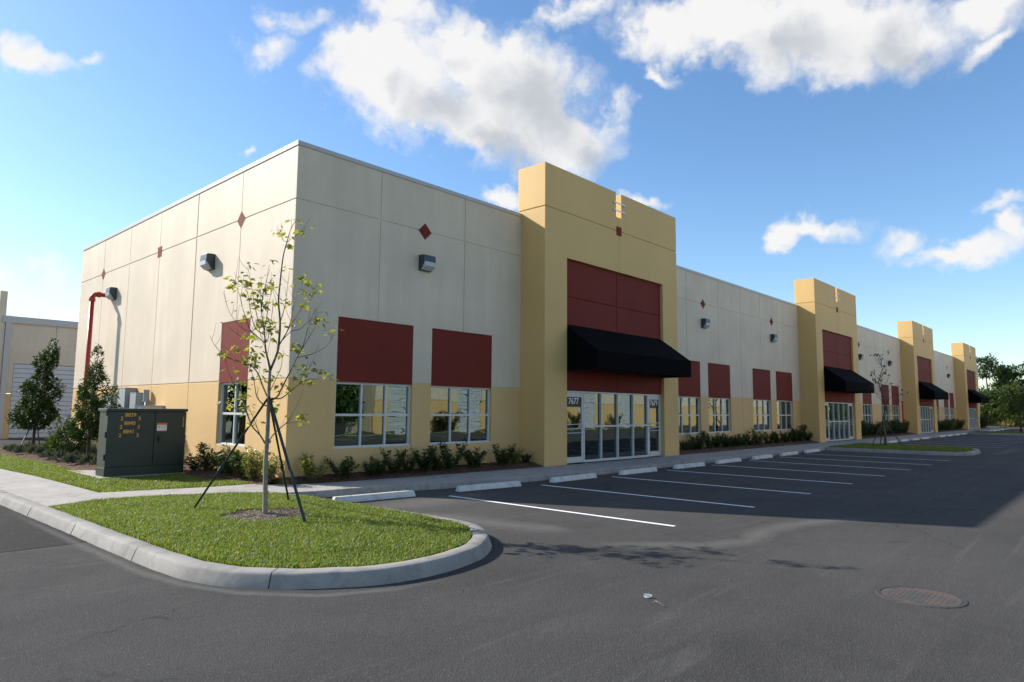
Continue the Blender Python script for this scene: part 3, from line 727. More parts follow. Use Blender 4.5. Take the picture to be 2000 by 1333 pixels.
def wall(fr, u0, u1, joints, wins, diamonds=(), squares=(), nx=3, thick=(), u1pad=0, par=bld, core0=0.0, cop0=0.0):
    """tilt-up wall: cream above, yellow below, recessed joints, red panels over the windows"""
    J = [u0] + list(joints) + [u1]
    red = [(a, b, ZB-.2, ZR) for a, b in wins]; glz = [(a, b, ZS, ZB+.1) for a, b in wins]
    ins = [(d-.15, d+.15, ZJ-.3, ZJ+.3) for d in diamonds]
    for k, (a, b) in enumerate(zip(J, J[1:])):
        ga = 0 if k == 0 else (.024 if a in thick else G); gb = 0 if k == len(J)-2 else (.024 if b in thick else G)
        plate(fr, a+ga, b-gb, ZJ+.018, ZT-.11, [], 0, -.04, 'wall_panel', 'cream_paint', par, .004)
        plate(fr, a+ga, b-gb, ZB+.022, ZJ-.018, red, 0, -.04, 'wall_panel', 'cream_paint', par, .004)
    # yellow base panels: joints beside the windows where the upper joints stand over glass
    JL = [u0]
    for j in joints:
        hit = [w for w in wins if w[0]-.05 < j < w[1]+.05]
        JL.append(j if not hit else hit[0][1])
    JL.append(u1)
    for k, (a, b) in enumerate(zip(JL, JL[1:])):
        ga = 0 if k == 0 else .004; gb = 0 if k == len(JL)-2 else .004
        if k and JL[k] in joints: ga = G
        if k < len(JL)-2 and JL[k+1] in joints: gb = G
        plate(fr, a+ga, b-gb, 0, ZB-.018, glz, 0, -.04, 'wall_panel', 'yellow_paint', par, .004)
    h2 = [(a, b, ZS, ZW) for a, b in wins]
    plate(fr, u0+core0, u1-u1pad, 0, ZB+.002, h2, -.014, -.19, 'wall_core', 'yellow_paint', par)
    plate(fr, u0+core0, u1-u1pad, ZB+.002, ZT-.11, [], -.014, -.19, 'wall_core', 'cream_paint', par)
    for a, b in wins:
        MB().box(fr, a+.004, b-.004, -.010, -.06, ZW, ZR-.004).build('red_panel', 'red_paint', par, bevel=.002)
        window(fr, a, b, ZS, ZW, par, nx)
    for d in diamonds:
        mb = MB(); s = .235
        P = [fr.p(d-s, .004, ZJ), fr.p(d, .004, ZJ-s), fr.p(d+s, .004, ZJ), fr.p(d, .004, ZJ+s)]
        Q = [p - fr.n*.04 for p in P]
        mb.quad(*P); mb.quad(*Q)
        for i in range(4): mb.quad(P[i], P[(i+1) % 4], Q[(i+1) % 4], Q[i])
        mb.build('diamond_inset', 'red_paint', par)
    for d in squares: MB().box(fr, d-.17, d+.17, .004, -.03, ZJ-.17, ZJ+.17).build('square_inset', 'red_paint', par)
    MB().box(fr, u0+cop0, u1, .02, -.2, ZT-.108, ZT).build('coping', 'coping_metal', par, bevel=.006)
# end wall in the sun
wall(endw, .042, DEPTH, [2.756, 5.522, 8.32, 11.022, 13.787], [(1.97, 3.58)], [2.756, 13.787], [8.32], nx=2, thick=(5.522,), u1pad=.02, core0=.0, cop0=.16)
# front bays
WOFF = [(1.30, 3.62), (4.37, 6.75)]
def bay(x0, x1, cen, half=0):
    wins = []; js = []; dia = []
    for sgn in ((-1, 1) if not half else (half,)):
        for a, b in WOFF:
            lo, hi = sorted((cen+sgn*a, cen+sgn*b)); lo = max(lo, x0+.02); hi = min(hi, x1-.02); wins.append((lo, hi))
        js += [cen + sgn*(WOFF[0][0]+WOFF[0][1])/2, cen + sgn*(WOFF[1][0]+WOFF[1][1])/2]; dia.append(cen + sgn*3.98)
    if not half: js.append(cen)
    wall(front, x0, x1, sorted(js), sorted(wins), dia)
    return wins
BAYC = [0.0, 24.36, 48.28, 71.8, 95.35]
wall(front, 0.0, TW[0][0], [2.42, 5.43], [(1.255, 3.60), (4.255, 6.63)], [3.92], core0=.034, cop0=-.02)
bay(TW[0][1], TW[1][0], BAYC[1]); bay(TW[1][1], TW[2][0], BAYC[2]); bay(TW[2][1], TW[3][0], BAYC[3]); bay(TW[3][1], LEN, LEN, -1)
# closing walls, roof, interior
MB().box(W0, LEN-.2, LEN, .19, DEPTH, 0, ZT).build('side_wall', 'cream_paint', bld)
MB().box(W0, .03, LEN-.21, DEPTH-.2, DEPTH-.01, 0, ZT-.3).build('rear_wall', 'cream_paint', bld)
MB().box(W0, .19, LEN-.2, .19, DEPTH-.2, ZT-.9, ZT-.7).build('roof', 'roof_membrane', bld)
inn = MB()
inn.box(W0, .2, LEN-.21, .2, DEPTH-.21, .02, .148)
inn.box(W0, .2, LEN-.21, .2, DEPTH-.21, 3.3, 3.4)
inn.box(W0, .2, LEN-.21, 7.0, 7.1, .15, 3.3)
for x in (12.0, 24.3, 36.3, 48.3, 60.1, 71.8, 83.5): inn.box(W0, x-.06, x+.06, .25, 7.0, .15, 3.3)
inn.build('interior', 'interior_dark', bld)
stud = None
for x in [.9+.61*k for k in range(17)] + [17.2+.9*k for k in range(17)] + [33.5+1.22*k for k in range(22)]:
    if stud is None:
        stud = MB().box(W0, -.04, .04, -.05, .05, 0, 3.14).build('interior_stud', 'stud_metal', bld); s = stud
    else:
        s = stud.copy(); C.objects.link(s)
    s.location = (x, 1.15 + .5*((int(x*7) % 3)), .155)

# towers
SLOT = .17
def tower(t, ta, tb):
    mid = (ta+tb)/2; k = (tb-ta)/8.247; ow = 3.01*k
    fr = front; w = -TY                        # outward distance of the tower face
    oL, oR = mid-ow, mid+ow; zs = 8.73
    for s in (-1, 1):
        a, b = (ta, mid-.006) if s < 0 else (mid+.006, tb); lo, hi = (mid-SLOT, mid) if s < 0 else (mid, mid+SLOT)
        us = edges(a, b, [lo, hi]); hz = [TJ+.018, zs, TZ]
        up = MB().cells(fr, us, hz, [[True, True], [us[0] < mid-1, us[0] > mid-1]] if False else [[True]*2, [False if (lo <= (us[i]+us[i+1])/2 <= hi) else True for i in range(2)]], w, w-.32)
        up.box(fr, *((ta+.001, ta+.3) if s < 0 else (tb-.3, tb-.001)), w-.31, -.14, TJ+.019, TZ-.001)
        up.build('tower_wall', 'tower_paint', bld, bevel=.012)
        plate(fr, a, b, 0, TJ-.018, [(oL, mid, -1, OZ) if s < 0 else (mid, oR, -1, OZ)], w, -.02, 'tower_wall', 'tower_paint', bld, .012)
    core = MB(); core.box(fr, ta+.025, tb-.025, w-.025, -.1, TJ-.1, TJ+.1); core.box(fr, mid-.05, mid+.05, w-.02, w-.2, OZ+.03, 8.70)
    core.build('tower_core', 'tower_paint', bld)
    MB().box(fr, mid-.165, mid+.165, w+.006, w-.05, 8.06, 8.39).build('square_inset', 'red_paint', bld, bevel=.004)
    for z in (8.95, 9.235):
        b = MB(); b.box(fr, mid-.37, mid+.37, w+.002, w+.05, z-.022, z+.022)
        b.build('slot_bar', 'steel_bar', bld, bevel=.006)
    rw = w-.12
    MB().box(fr, oL+.003, oR-.003, rw-.035, rw-.2, SZ+.003, OZ-.003).build('panel_core', 'red_paint', bld)
    for c0, c1 in ((oL+.004, mid-.012), (mid+.012, oR-.004)):
        for z0, z1 in ((SZ+.01, 3.95), (3.975, 5.495), (5.52, OZ-.006)):
            MB().box(fr, c0, c1, rw, rw-.034, z0, z1).build('red_panel', 'red_paint', bld, bevel=.004)
    # storefront
    sw = w-.15; sd = sw-.11; f = .05
    dL, dR = oL+1.11*k, oR-.93*k; wz = (SZ+.0)
    fr_mb = MB()
    fr_mb.box(fr, oL+.004, oR-.004, sw, sd, SZ-f, SZ)
    xsf = [dL + (dR-dL)*q/4 for q in range(5)]
    fr_mb.box(fr, oL+.004, oL+.05, sw, sd, .15, SZ-f); fr_mb.box(fr, oR-.05, oR-.004, sw, sd, .15, SZ-f)
    for q, x in enumerate(xsf):
        e = .035 if q in (0, 4) else .026
        fr_mb.box(fr, x-e, x+e, sw-.003, sd+.003, .15, SZ-f)
    for x0, x1 in zip(xsf, xsf[1:]):
        fr_mb.box(fr, x0+.026, x1-.026, sw-.005, sd+.005, 1.285, 1.345); fr_mb.box(fr, x0+.026, x1-.026, sw-.005, sd+.005, .15, .225)
    sf = fr_mb.build('storefront', 'white_frame', bld, bevel=.004)
    for x0, x1 in zip(xsf, xsf[1:]):
        for z0, z1 in ((.225, 1.285), (1.345, SZ-f)):
            MB().box(fr, x0+.03, x1-.03, sw-.075, sw-.083, z0+.001, z1-.001).build('pane', 'window_glass', sf)
    for q, (x0, x1) in enumerate(((oL+.056, xsf[0]-.039), (xsf[4]+.039, oR-.056))):
        d = MB(); r = .088; d0, d1 = sw-.012, sw-.058
        d.box(fr, x0, x0+r, d0, d1, .165, SZ-f-.006); d.box(fr, x1-r, x1, d0, d1, .165, SZ-f-.006)
        d.box(fr, x0+r, x1-r, d0, d1, 2.27, SZ-f-.006); d.box(fr, x0+r, x1-r, d0, d1, .165, .345)
        dd = d.build('entrance_door', 'white_frame', bld, bevel=.004)
        MB().box(fr, x0+r, x1-r, sw-.033, sw-.041, .345, 2.27).build('pane', 'window_glass', dd)
        for z in (1.115, 1.25, 1.39):
            b = MB(); b.tube([fr.p(x0+.03, sw+.055, z), fr.p(x1-.03, sw+.055, z)], .014, 8)
            for x in (x0+.05, x1-.05): b.tube([fr.p(x, sw-.012, z), fr.p(x, sw+.055, z)], .01, 6)
            b.build('push_bar', 'alu', dd)
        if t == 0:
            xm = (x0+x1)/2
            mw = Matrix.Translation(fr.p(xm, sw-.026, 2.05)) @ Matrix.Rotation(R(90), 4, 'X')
            MB().box(fr, x0+r+.002, x1-r-.002, sw-.0325, sw-.029, 1.95, 2.268).build('reflection_plate', 'cabinet_dark', dd)  # dark plate added behind the digits, standing in for a dark reflection in the glass
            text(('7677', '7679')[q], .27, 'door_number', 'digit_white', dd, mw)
for t, (a, b) in enumerate(TW): tower(t, a, b)

# awnings
def awning(ta, tb, label):
    mid = (ta+tb)/2; k = (tb-ta)/8.247; ow = 3.0*k
    root = thing('awning', label, 'awning', (mid, TY+.12, 3.1), 0, 'black awnings over the tower entrances')
    yb, yf = TY+.115, TY-1.15; zt, zv, zb = 4.6, 3.70, 3.10; x0, x1 = mid-ow+.01, mid+ow-.01
    nu = 24; rng = random.Random(int(mid))
    sl = MB()                                   # sloped sheet with a slight sag between the ribs
    n = 6
    for j in range(n+1):
        t = j/n
        for i in range(nu+1):
            s = i/nu; sag = -.012*math.sin(math.pi*t)*abs(math.sin(math.pi*4*s))
            sl.v.append((x0+(x1-x0)*s, yb+(yf-yb)*t, zt+(zv-zt)*t + sag))
    for j in range(n):
        for i in range(nu): sl.f.append((j*(nu+1)+i, j*(nu+1)+i+1, (j+1)*(nu+1)+i+1, (j+1)*(nu+1)+i))
    sl.build('canopy_sheet', 'awning_canvas', root, smooth=True)
    va = MB().box(W0, x0, x1, yf-.008, yf, zb, zv-.002); va.build('valance', 'awning_canvas', root)
    for x in (x0, x1):
        e = MB(); P = [(yb, zt-.002), (yf+.002, zv-.004), (yf+.002, zb), (yb, zb)]; o = .006 if x == x0 else -.006
        A = [(x, y, z) for y, z in P]; B = [(x+o, y, z) for y, z in P]
        e.quad(*A); e.quad(*B)
        for i in range(4): e.quad(A[i], A[(i+1) % 4], B[(i+1) % 4], B[i])
        e.build('side_panel', 'awning_canvas', root)
    fm = MB()
    for x in [x0+.03+(x1-x0-.06)*q/4 for q in range(5)]:
        fm.tube([(x, yb, zt-.04), (x, yf+.03, zv-.04), (x, yf+.03, zb+.02), (x, yb, zb+.02)], .014, 6)
    fm.tube([(x0+.03, yf+.03, zb+.02), (x1-.03, yf+.03, zb+.02)], .014, 6)
    fm.build('frame', 'cabinet_dark', root)
awning(*TW[0], 'large black canvas awning over the 7677 and 7679 doors of the nearest tower')
awning(*TW[1], 'black canvas awning on the second tower, behind the parking island tree')
awning(*TW[2], 'black canvas awning on the third tower from the building corner')
awning(*TW[3], 'smallest looking black awning on the farthest tower beside the pine trees')

# wall lights
def wall_light():
    root = thing('wall_light', '', 'wall light', (0, 0, 0), 0, 'dark wall pack lights high on the walls')
    X = (-.24, .24)
    h = MB()
    prof = [(-.0, -.25), (-.0, .25), (-.14, .25), (-.27, .235), (-.285, .04), (-.27, .03), (-.09, -.23)]
    A = [(X[0], y, z) for y, z in prof]; B = [(X[1], y, z) for y, z in prof]
    h.quad(*A); h.quad(*B)
    for i in range(len(prof)): h.quad(A[i], A[(i+1) % len(prof)], B[(i+1) % len(prof)], B[i])
    h.build('housing', 'lamp_housing', root, bevel=.012)
    l = MB(); p2 = [(-.262, .038), (-.30, .02), (-.285, -.12), (-.15, -.235), (-.085, -.225)]
    A = [(X[0]+.03, y, z) for y, z in p2]; B = [(X[1]-.03, y, z) for y, z in p2]
    l.quad(*A); l.quad(*B)
    for i in range(len(p2)): l.quad(A[i], A[(i+1) % len(p2)], B[(i+1) % len(p2)], B[i])
    l.build('lens', 'lamp_lens', root, bevel=.01)
    return root
wl = wall_light(); ZL = 5.82
LW = [((3.92, -.0, ZL), 0, 'dark wall light above the two wide windows between the corner and the nearest tower'),
      ((20.38, 0, ZL), 0, 'dark wall light just right of the nearest tower'), ((28.34, 0, ZL), 0, 'dark wall light just left of the second tower'),
      ((44.30, 0, ZL), 0, 'small dark wall light just right of the second tower'), ((52.26, 0, ZL), 0, 'small dark wall light just left of the third tower'),
      ((75.78, 0, ZL), 0, 'tiny dark wall light between the third tower and the farthest tower'),
      ((0, 4.42, ZL), -math.pi/2, 'sunlit wall light on the end wall, nearer the building corner'),
      ((0, 12.35, ZL), -math.pi/2, 'sunlit wall light on the end wall, beside the top of the red pipe')]
for i, (l, r, lab) in enumerate(LW):
    if i == 0: wl.location = l; wl['label'] = lab; wl.scale = (.86,)*3
    else: dup(wl, l, r, lab, .86)

# ------------------------------------------------------------------ the loading building behind, and the one across the aisle
def roll_door(fr, a, b, z1, par, w=0.0, n=16):
    core = MB().box(fr, a, b, w-.10, w-.16, .02, z1).build('roll_door', 'box_grey', par)
    z = .03; h = (z1-.05)/n
    first = None
    for k in range(n):
        s = MB().box(fr, a+.02, b-.02, w-.045, w-.099, z+k*h+.018, z+(k+1)*h-.018)
        s.build('slat', 'door_white', core, bevel=.012)
lb = thing('loading_building', 'cream warehouse with a white roller door and white gutter beyond the left trees', 'building', (0, 32, 0))
f2 = Fr((0, 32), (1, 0), (0, -1))
MB().box(W0, .10, .43, 31.95, 52, 0, 8.22).build('end_wall', 'cream_paint', lb, bevel=.006)
def rear_face(x0, x1, h, par, fr, doors, jn):
    holes = [(a, b, -1, 4.2) for a, b in doors]
    J = [x0] + jn + [x1]
    for a, b in zip(J, J[1:]):
        plate(fr, a+.01, b-.01, 2.52, h, holes, 0, -.25, 'wall_panel', 'cream_paint', par)
        plate(fr, a+.01, b-.01, 0, 2.49, holes, 0, -.25, 'wall_panel', 'yellow_paint', par)
    for a, b in doors: roll_door(fr, a, b, 4.2, par)
rear_face(.43, 40, 6.5, lb, f2, [(.98, 5.2), (10, 14.2), (19, 23.2)], [2.9, 7.6, 12, 16.5, 21, 26, 33])
MB().box(f2, .30, 40, .14, -.3, 6.46, 6.84).build('gutter', 'coping_metal', lb, bevel=.01)
MB().box(f2, .45, .72, .13, .01, .05, 6.46).build('downspout', 'coping_metal', lb, bevel=.01)
MB().box(W0, .44, 40, 32.3, 52, 6.5, 6.7).build('roof', 'roof_membrane', lb)

ob = thing('loading_building', 'yellow and cream warehouse with white roller doors mirrored in the front windows', 'building', (0, -26, 0))
f3 = Fr((0, -26), (1, 0), (0, 1))
rear_face(21.4, 104, 8.1, ob, f3, [(22.7+6.95*k, 25.3+6.95*k) for k in range(11)], [27.6+6.95*k for k in range(11)])
MB().box(W0, 21.4, 104, -50, -26.3, 0, 7.6).build('building_body', 'cream_paint', ob)

# ------------------------------------------------------------------ wheel stops
def wheel_stop():
    root = thing('wheel_stop', '', 'wheel stop', (0, 0, 0), 0, 'concrete wheel stops at the head of the stalls')
    b = MB(); L_ = .9; pr = [(-.085, 0), (-.075, .05), (-.05, .125), (.05, .125), (.075, .05), (.085, 0)]
    for x, s in ((-L_, .82), (-L_+.05, 1), (L_-.05, 1), (L_, .82)):
        for y, z in pr: b.v.append((x + (.04*(1-z/.125) if x > 0 else -.04*(1-z/.125))*(1 if s < 1 else 1), y*(1 if s == 1 else .95), z))
    n = len(pr)
    for k in range(3):
        for j in range(n): b.f.append((k*n+j, k*n+(j+1) % n, (k+1)*n+(j+1) % n, (k+1)*n+j))
    b.f.append(tuple(range(n))); b.f.append(tuple(3*n+j for j in range(n)))
    b.build('stop_block', 'stop_concrete', root, bevel=.012)
    for x in (-.55, .55): MB().tube([(x, 0, .118), (x, 0, .128)], .016, 8).build('anchor_pin', 'rusty_iron', root)
    return root
ws = wheel_stop(); rng = random.Random(4)
WSL = ['sunlit concrete wheel stop nearest the grass island', 'cracked concrete wheel stop, second from the grass island', 'concrete wheel stop left of the 7677 door, third from the grass island',
       'concrete wheel stop in front of the 7677 and 7679 doors', 'concrete wheel stop in front of the right edge of the nearest tower', 'concrete wheel stop in front of the first window right of the nearest tower',
       'concrete wheel stop, third from the tree island in the first row', 'concrete wheel stop, second from the tree island in the first row', 'concrete wheel stop touching the near side of the tree island']
WY = [-2.72, -2.98, -3.12, -3.2, -3.25, -3.2, -3.2, -3.12, -3.05]
for k in range(9):
    l = (.5+3.05*k, WY[k], .004); rz = R(rng.uniform(-1.5, 1.5)) + (R(-5) if k < 2 else 0)
    if k == 0: ws.location = l; ws.rotation_euler.z = rz; ws['label'] = WSL[0]
    else: dup(ws, l, rz, WSL[k])
ORD = ['first', 'second', 'third', 'fourth', 'gap', 'fifth', 'sixth', 'seventh', 'eighth']
for k in range(9):
    if k == 4: continue
    dup(ws, (39.6+3.05*(k), -2.95, .004), R(rng.uniform(-1, 1)), 'small looking concrete wheel stop beyond the tree island, %s one from that island' % ORD[k])
for k in range(5):
    dup(ws, (76.5+3.05*k, -2.95, .004), 0, 'tiny wheel stop beyond the farthest parking island, %s one from that island' % ORD[k].replace('gap', 'fifth'))
# ------------------------------------------------------------------ service equipment by the end wall
MB().prism([(-2.62, 3.55), (-.62, 3.55), (-.62, 4.9), (-2.62, 6.2)], .0, .185).build('equipment_pad', 'walk_concrete', bevel=.01)['kind'] = 'structure'
cab = thing('transformer_cabinet', 'dark green electrical cabinet with yellow numbers standing on the lawn by the end wall', 'cabinet', (-1.6, 4.05, .186))
x0, x1, y0, y1, zb, zt = -2.52, -.71, 3.75, 4.36, .186, 1.79
MB().box(W0, x0+.01, x1-.01, y0+.03, y1, zb, zt-.05).build('body', 'cabinet_green', cab, bevel=.01)
MB().box(W0, x0-.025, x1+.025, y0-.03, y1+.03, zt-.075, zt).build('lid', 'cabinet_green', cab, bevel=.014)
MB().box(W0, x0, x1, y0+.004, y1-.01, zb+.001, zb+.2).build('plinth', 'cabinet_green', cab, bevel=.006)
xm = x0 + (x1-x0)*.585
dl = MB().box(W0, x0+.004, xm-.008, y0, y0+.028, zb+.215, zt-.085).build('door', 'cabinet_green', cab, bevel=.008)
dr = MB().box(W0, xm+.008, x1-.004, y0, y0+.028, zb+.215, zt-.085).build('door', 'cabinet_green', cab, bevel=.008)
MB().box(W0, xm-.007, xm+.007, y0+.02, y0+.035, zb+.215, zt-.085).build('door_gap', 'cabinet_dark', cab)
for z in (.45, .98, 1.5):
    MB().tube([(x0-.012, y0+.012, zb+z-.07), (x0-.012, y0+.012, zb+z+.07)], .022, 8).build('hinge', 'cabinet_dark', cab)
def put(body, size, name, m, par, x, z, rot=0, y=y0-.003):
    return text(body, size, name, m, par, Matrix.Translation((x, y, z)) @ Matrix.Rotation(R(90), 4, 'X') @ Matrix.Rotation(rot, 4, 'Z'))
for k, num in enumerate(('8839', '8840', '8841')):
    z = 1.595 - k*.20; xc = x0+.50+(.0 if k == 0 else -.01*k)
    put(num, .125, 'painted_number', 'orange_paint', dl, xc, z)
    put('2', .125, 'painted_number', 'orange_paint', dl, xc-.19, z-.09); put('3', .125, 'painted_number', 'orange_paint', dl, xc+.20, z-.09)
lx0, lz0 = xm+.055, 1.245
wlab = MB().box(W0, lx0, lx0+.23, y0-.006, y0-.001, lz0, lz0+.165).build('warning_label', 'label_white', dr)
MB().box(W0, lx0-.004, lx0+.234, y0-.010, y0-.002, lz0+.142, lz0+.19).build('label_band', 'label_orange', wlab)
MB().box(W0, lx0-.004, lx0+.234, y0-.0085, y0-.002, lz0-.014, lz0+.006).build('label_band', 'label_orange', wlab)
for k in range(3): MB().box(W0, lx0+.035+.07*k, lx0+.055+.07*k, y0-.008, y0-.004, lz0+.075, lz0+.112).build('label_mark', ('cabinet_dark', 'box_grey', 'label_orange')[k], wlab)
for k in range(11): MB().box(W0, x1-.085, x1-.06, y0-.006, y0-.001, 1.33+.022*k+(.014 if k > 5 else 0), 1.345+.022*k+(.014 if k > 5 else 0)).build('yellow_mark', 'orange_paint', dr)
hm = MB(); hm.box(W0, xm+.08, xm+.14, y0-.03, y0+.001, 1.02, 1.13); hm.tube([(xm+.11, y0-.045, 1.10), (xm+.11, y0-.045, .97)], .016, 8)
hm.build('latch', 'cabinet_dark', dr, bevel=.006)
MB().box(W0, x1-.004, x1+.02, y0+.05, y0+.14, .9, 1.12).build('latch_tag', 'red_pipe', cab, bevel=.004)

def wall_box(label, name, cat, y0, y1, z0, z1, d, m, kind='box'):
    yc = (y0+y1)/2; root = thing(name, label, cat, (0, yc, z0), 0, 'electrical boxes on the end wall')
    MB().box(W0, -d, -.003, y0, y1, z0, z1).build('enclosure', m, root, bevel=.012)
    MB().box(W0, -d-.018, -d-.001, y0+.015, y1-.015, z0+.015, z1-.015).build('cover', m, root, bevel=.008)
    MB().box(W0, -d-.02, .0, y0-.012, y1+.012, z1+.001, z1+.016).build('hood', m, root, bevel=.004)
    MB().box(W0, -d-.045, -d-.019, yc-.02, yc+.02, (z0+z1)/2-.06, (z0+z1)/2+.06).build('latch', 'alu', root, bevel=.004)
    return root
wall_box('tall grey electrical panel on the end wall behind the green cabinet', 'electrical_panel', 'electrical box', 9.55, 10.25, .9, 2.42, .32, 'box_grey')
wall_box('narrower grey electrical box beside the tall panel, partly above the green cabinet', 'electrical_panel', 'electrical box', 8.75, 9.3, 1.0, 2.26, .26, 'box_grey')
wall_box('low wide pale box just above the top edge of the green cabinet', 'utility_box', 'electrical box', 7.15, 7.75, 1.2, 1.86, .62, 'box_light')
wall_box('small grey box on the end wall behind the branches of the tree', 'utility_box', 'electrical box', 11.2, 12.0, 1.3, 2.2, .2, 'box_grey')
mt = thing('conduit', 'short grey capped conduit pipe on the end wall above the green cabinet', 'conduit', (-.12, 8.35, 1.2))
MB().tube([(-.12, 8.35, .3), (-.12, 8.35, 2.1)], .03, 10).build('pipe', 'box_grey', mt, smooth=True)
MB().tube([(-.12, 8.35, 1.98), (-.12, 8.35, 2.36)], .085, 12).build('cap', 'box_grey', mt, smooth=False)

rp = thing('fire_pipe', 'tall red pipe standing off the end wall and bending into it beside a wall light', 'pipe', (-.55, 12.9, 0))
MB().tube([(-.55, 12.9, .1), (-.55, 12.9, 5.66)], .075, 14).build('riser', 'red_pipe', rp, smooth=True)
el = [(-.55 + .16 - .16*math.cos(a), 12.9, 5.66 + .16*math.sin(a)) for a in [math.pi/2*i/6 for i in range(7)]]
MB().tube(el, .082, 14).build('elbow', 'red_pipe', rp, smooth=True)
MB().tube([(-.39, 12.9, 5.82), (.02, 12.9, 5.82)], .075, 14).build('arm', 'red_pipe', rp, smooth=True)
for p, q in (((-.55, 12.9, 5.55), (-.55, 12.9, 5.66)), ((-.40, 12.9, 5.82), (-.30, 12.9, 5.82))):
    MB().tube([p, q], .105, 14).build('coupling', 'red_pipe', rp)
MB().box(W0, -.52, -.0, 12.86, 12.94, 2.9, 2.94).build('bracket', 'red_pipe', rp)
rp2 = thing('fire_pipe', 'short upright red pipe in the shrubs left of the third tower', 'pipe', (54.45, -.35, .2))
MB().tube([(54.45, -.35, .2), (54.45, -.35, 2.75)], .055, 10).build('riser', 'red_pipe', rp2, smooth=True)
MB().tube([(54.45, -.35, 2.72), (54.45, -.35, 2.84)], .08, 10).build('cap', 'red_pipe', rp2)

# manhole and litter
mh = thing('manhole_cover', 'round rusty iron manhole cover set in the asphalt', 'manhole cover', (.09, -12.43, 0))
b = MB(); n = 40
def disc(mb, r, z): mb.quad(*[(.09+r*math.cos(6.28319*i/n), -12.43+r*math.sin(6.28319*i/n), z) for i in range(n)])
ri = MB()
for i in range(n):
    a, c = 6.28319*i/n, 6.28319*(i+1)/n
    P = lambda r, t, z: (.09+r*math.cos(t), -12.43+r*math.sin(t), z)
    ri.quad(P(.36, a, .008), P(.395, a, .008), P(.395, c, .008), P(.36, c, .008)); ri.quad(P(.395, a, .008), P(.405, a, .001), P(.405, c, .001), P(.395, c, .008)); ri.quad(P(.36, a, .008), P(.36, a, .001), P(.36, c, .001), P(.36, c, .008))
ri.build('rim', 'asphalt_grey', mh)
disc(b, .352, .005); b.build('cover', 'rusty_iron', mh, recalc=False)
st = MB()
for i in range(-7, 8):
    for j in range(-7, 8):
        if (i*i+j*j)*.046**2 < .32**2: st.box(W0, .09+i*.046-.014, .09+i*.046+.014, -12.43+j*.046-.014, -12.43+j*.046+.014, .0045, .0075)
o = st.build('studs', 'rusty_iron', mh); o['kind'] = 'stuff'
lit = thing('plastic_cup', 'crushed clear plastic cup lying on the asphalt in the foreground', 'litter', (-1.9, -10.55, 0))
cupm = MB(); rng = random.Random(2)
ax = Vector((.75, -.6, 0)).normalized(); sd = Vector((.6, .75, 0))
for k in range(5):
    r = .018 + .004*k
    for i in range(14):
        a = 6.28319*i/14; rr_ = r*(1 + rng.uniform(-.15, .15))
        p = Vector((-1.87, -10.48, .022)) - ax*.017*(k-2) + sd*math.cos(a)*rr_*1.2 + Vector((0, 0, math.sin(a)*rr_*.62))
        cupm.v.append((p.x, p.y, max(p.z, .006)))
for k in range(4):
    for i in range(14): cupm.f.append((k*14+i, k*14+(i+1) % 14, (k+1)*14+(i+1) % 14, (k+1)*14+i))
cupm.f.append(tuple(range(14)))
cupm.build('cup_wall', 'clear_plastic', lit, recalc=False)
MB().tube([(-1.94, -10.60, .012), (-1.99, -10.69, .01), (-2.04, -10.76, .008)], [.006, .005, .003], 6).build('straw_piece', 'mulch_pale', lit)

rs = np.random.RandomState(55); n = 420
c = np.stack([rs.uniform(-9, 5, n), rs.uniform(-13.2, -4, n), np.full(n, .006)], 1); c = c[~((c[:, 0] > -5) & (c[:, 0] < -.4) & (c[:, 1] > -8.6))]; n = len(c)
a = rs.uniform(0, 6.28, n); ax = unit(np.stack([np.cos(a), np.sin(a), rs.uniform(-.1, .3, n)], 1)); no = unit(np.stack([rs.uniform(-.4, .4, n), rs.uniform(-.4, .4, n), np.ones(n)], 1)); no = unit(no - ax*(no*ax).sum(1, keepdims=True))
sz = .008 + .02*rs.uniform(0, 1, n)**3
v, f = leaves_np(c, ax, no, sz, sz*rs.uniform(.4, .9, n)); tag(mesh_np('grit', v, f, 'mulch_pale'), 'tiny pale grit and leaf scraps lying on the foreground asphalt', 'debris', kind='stuff')

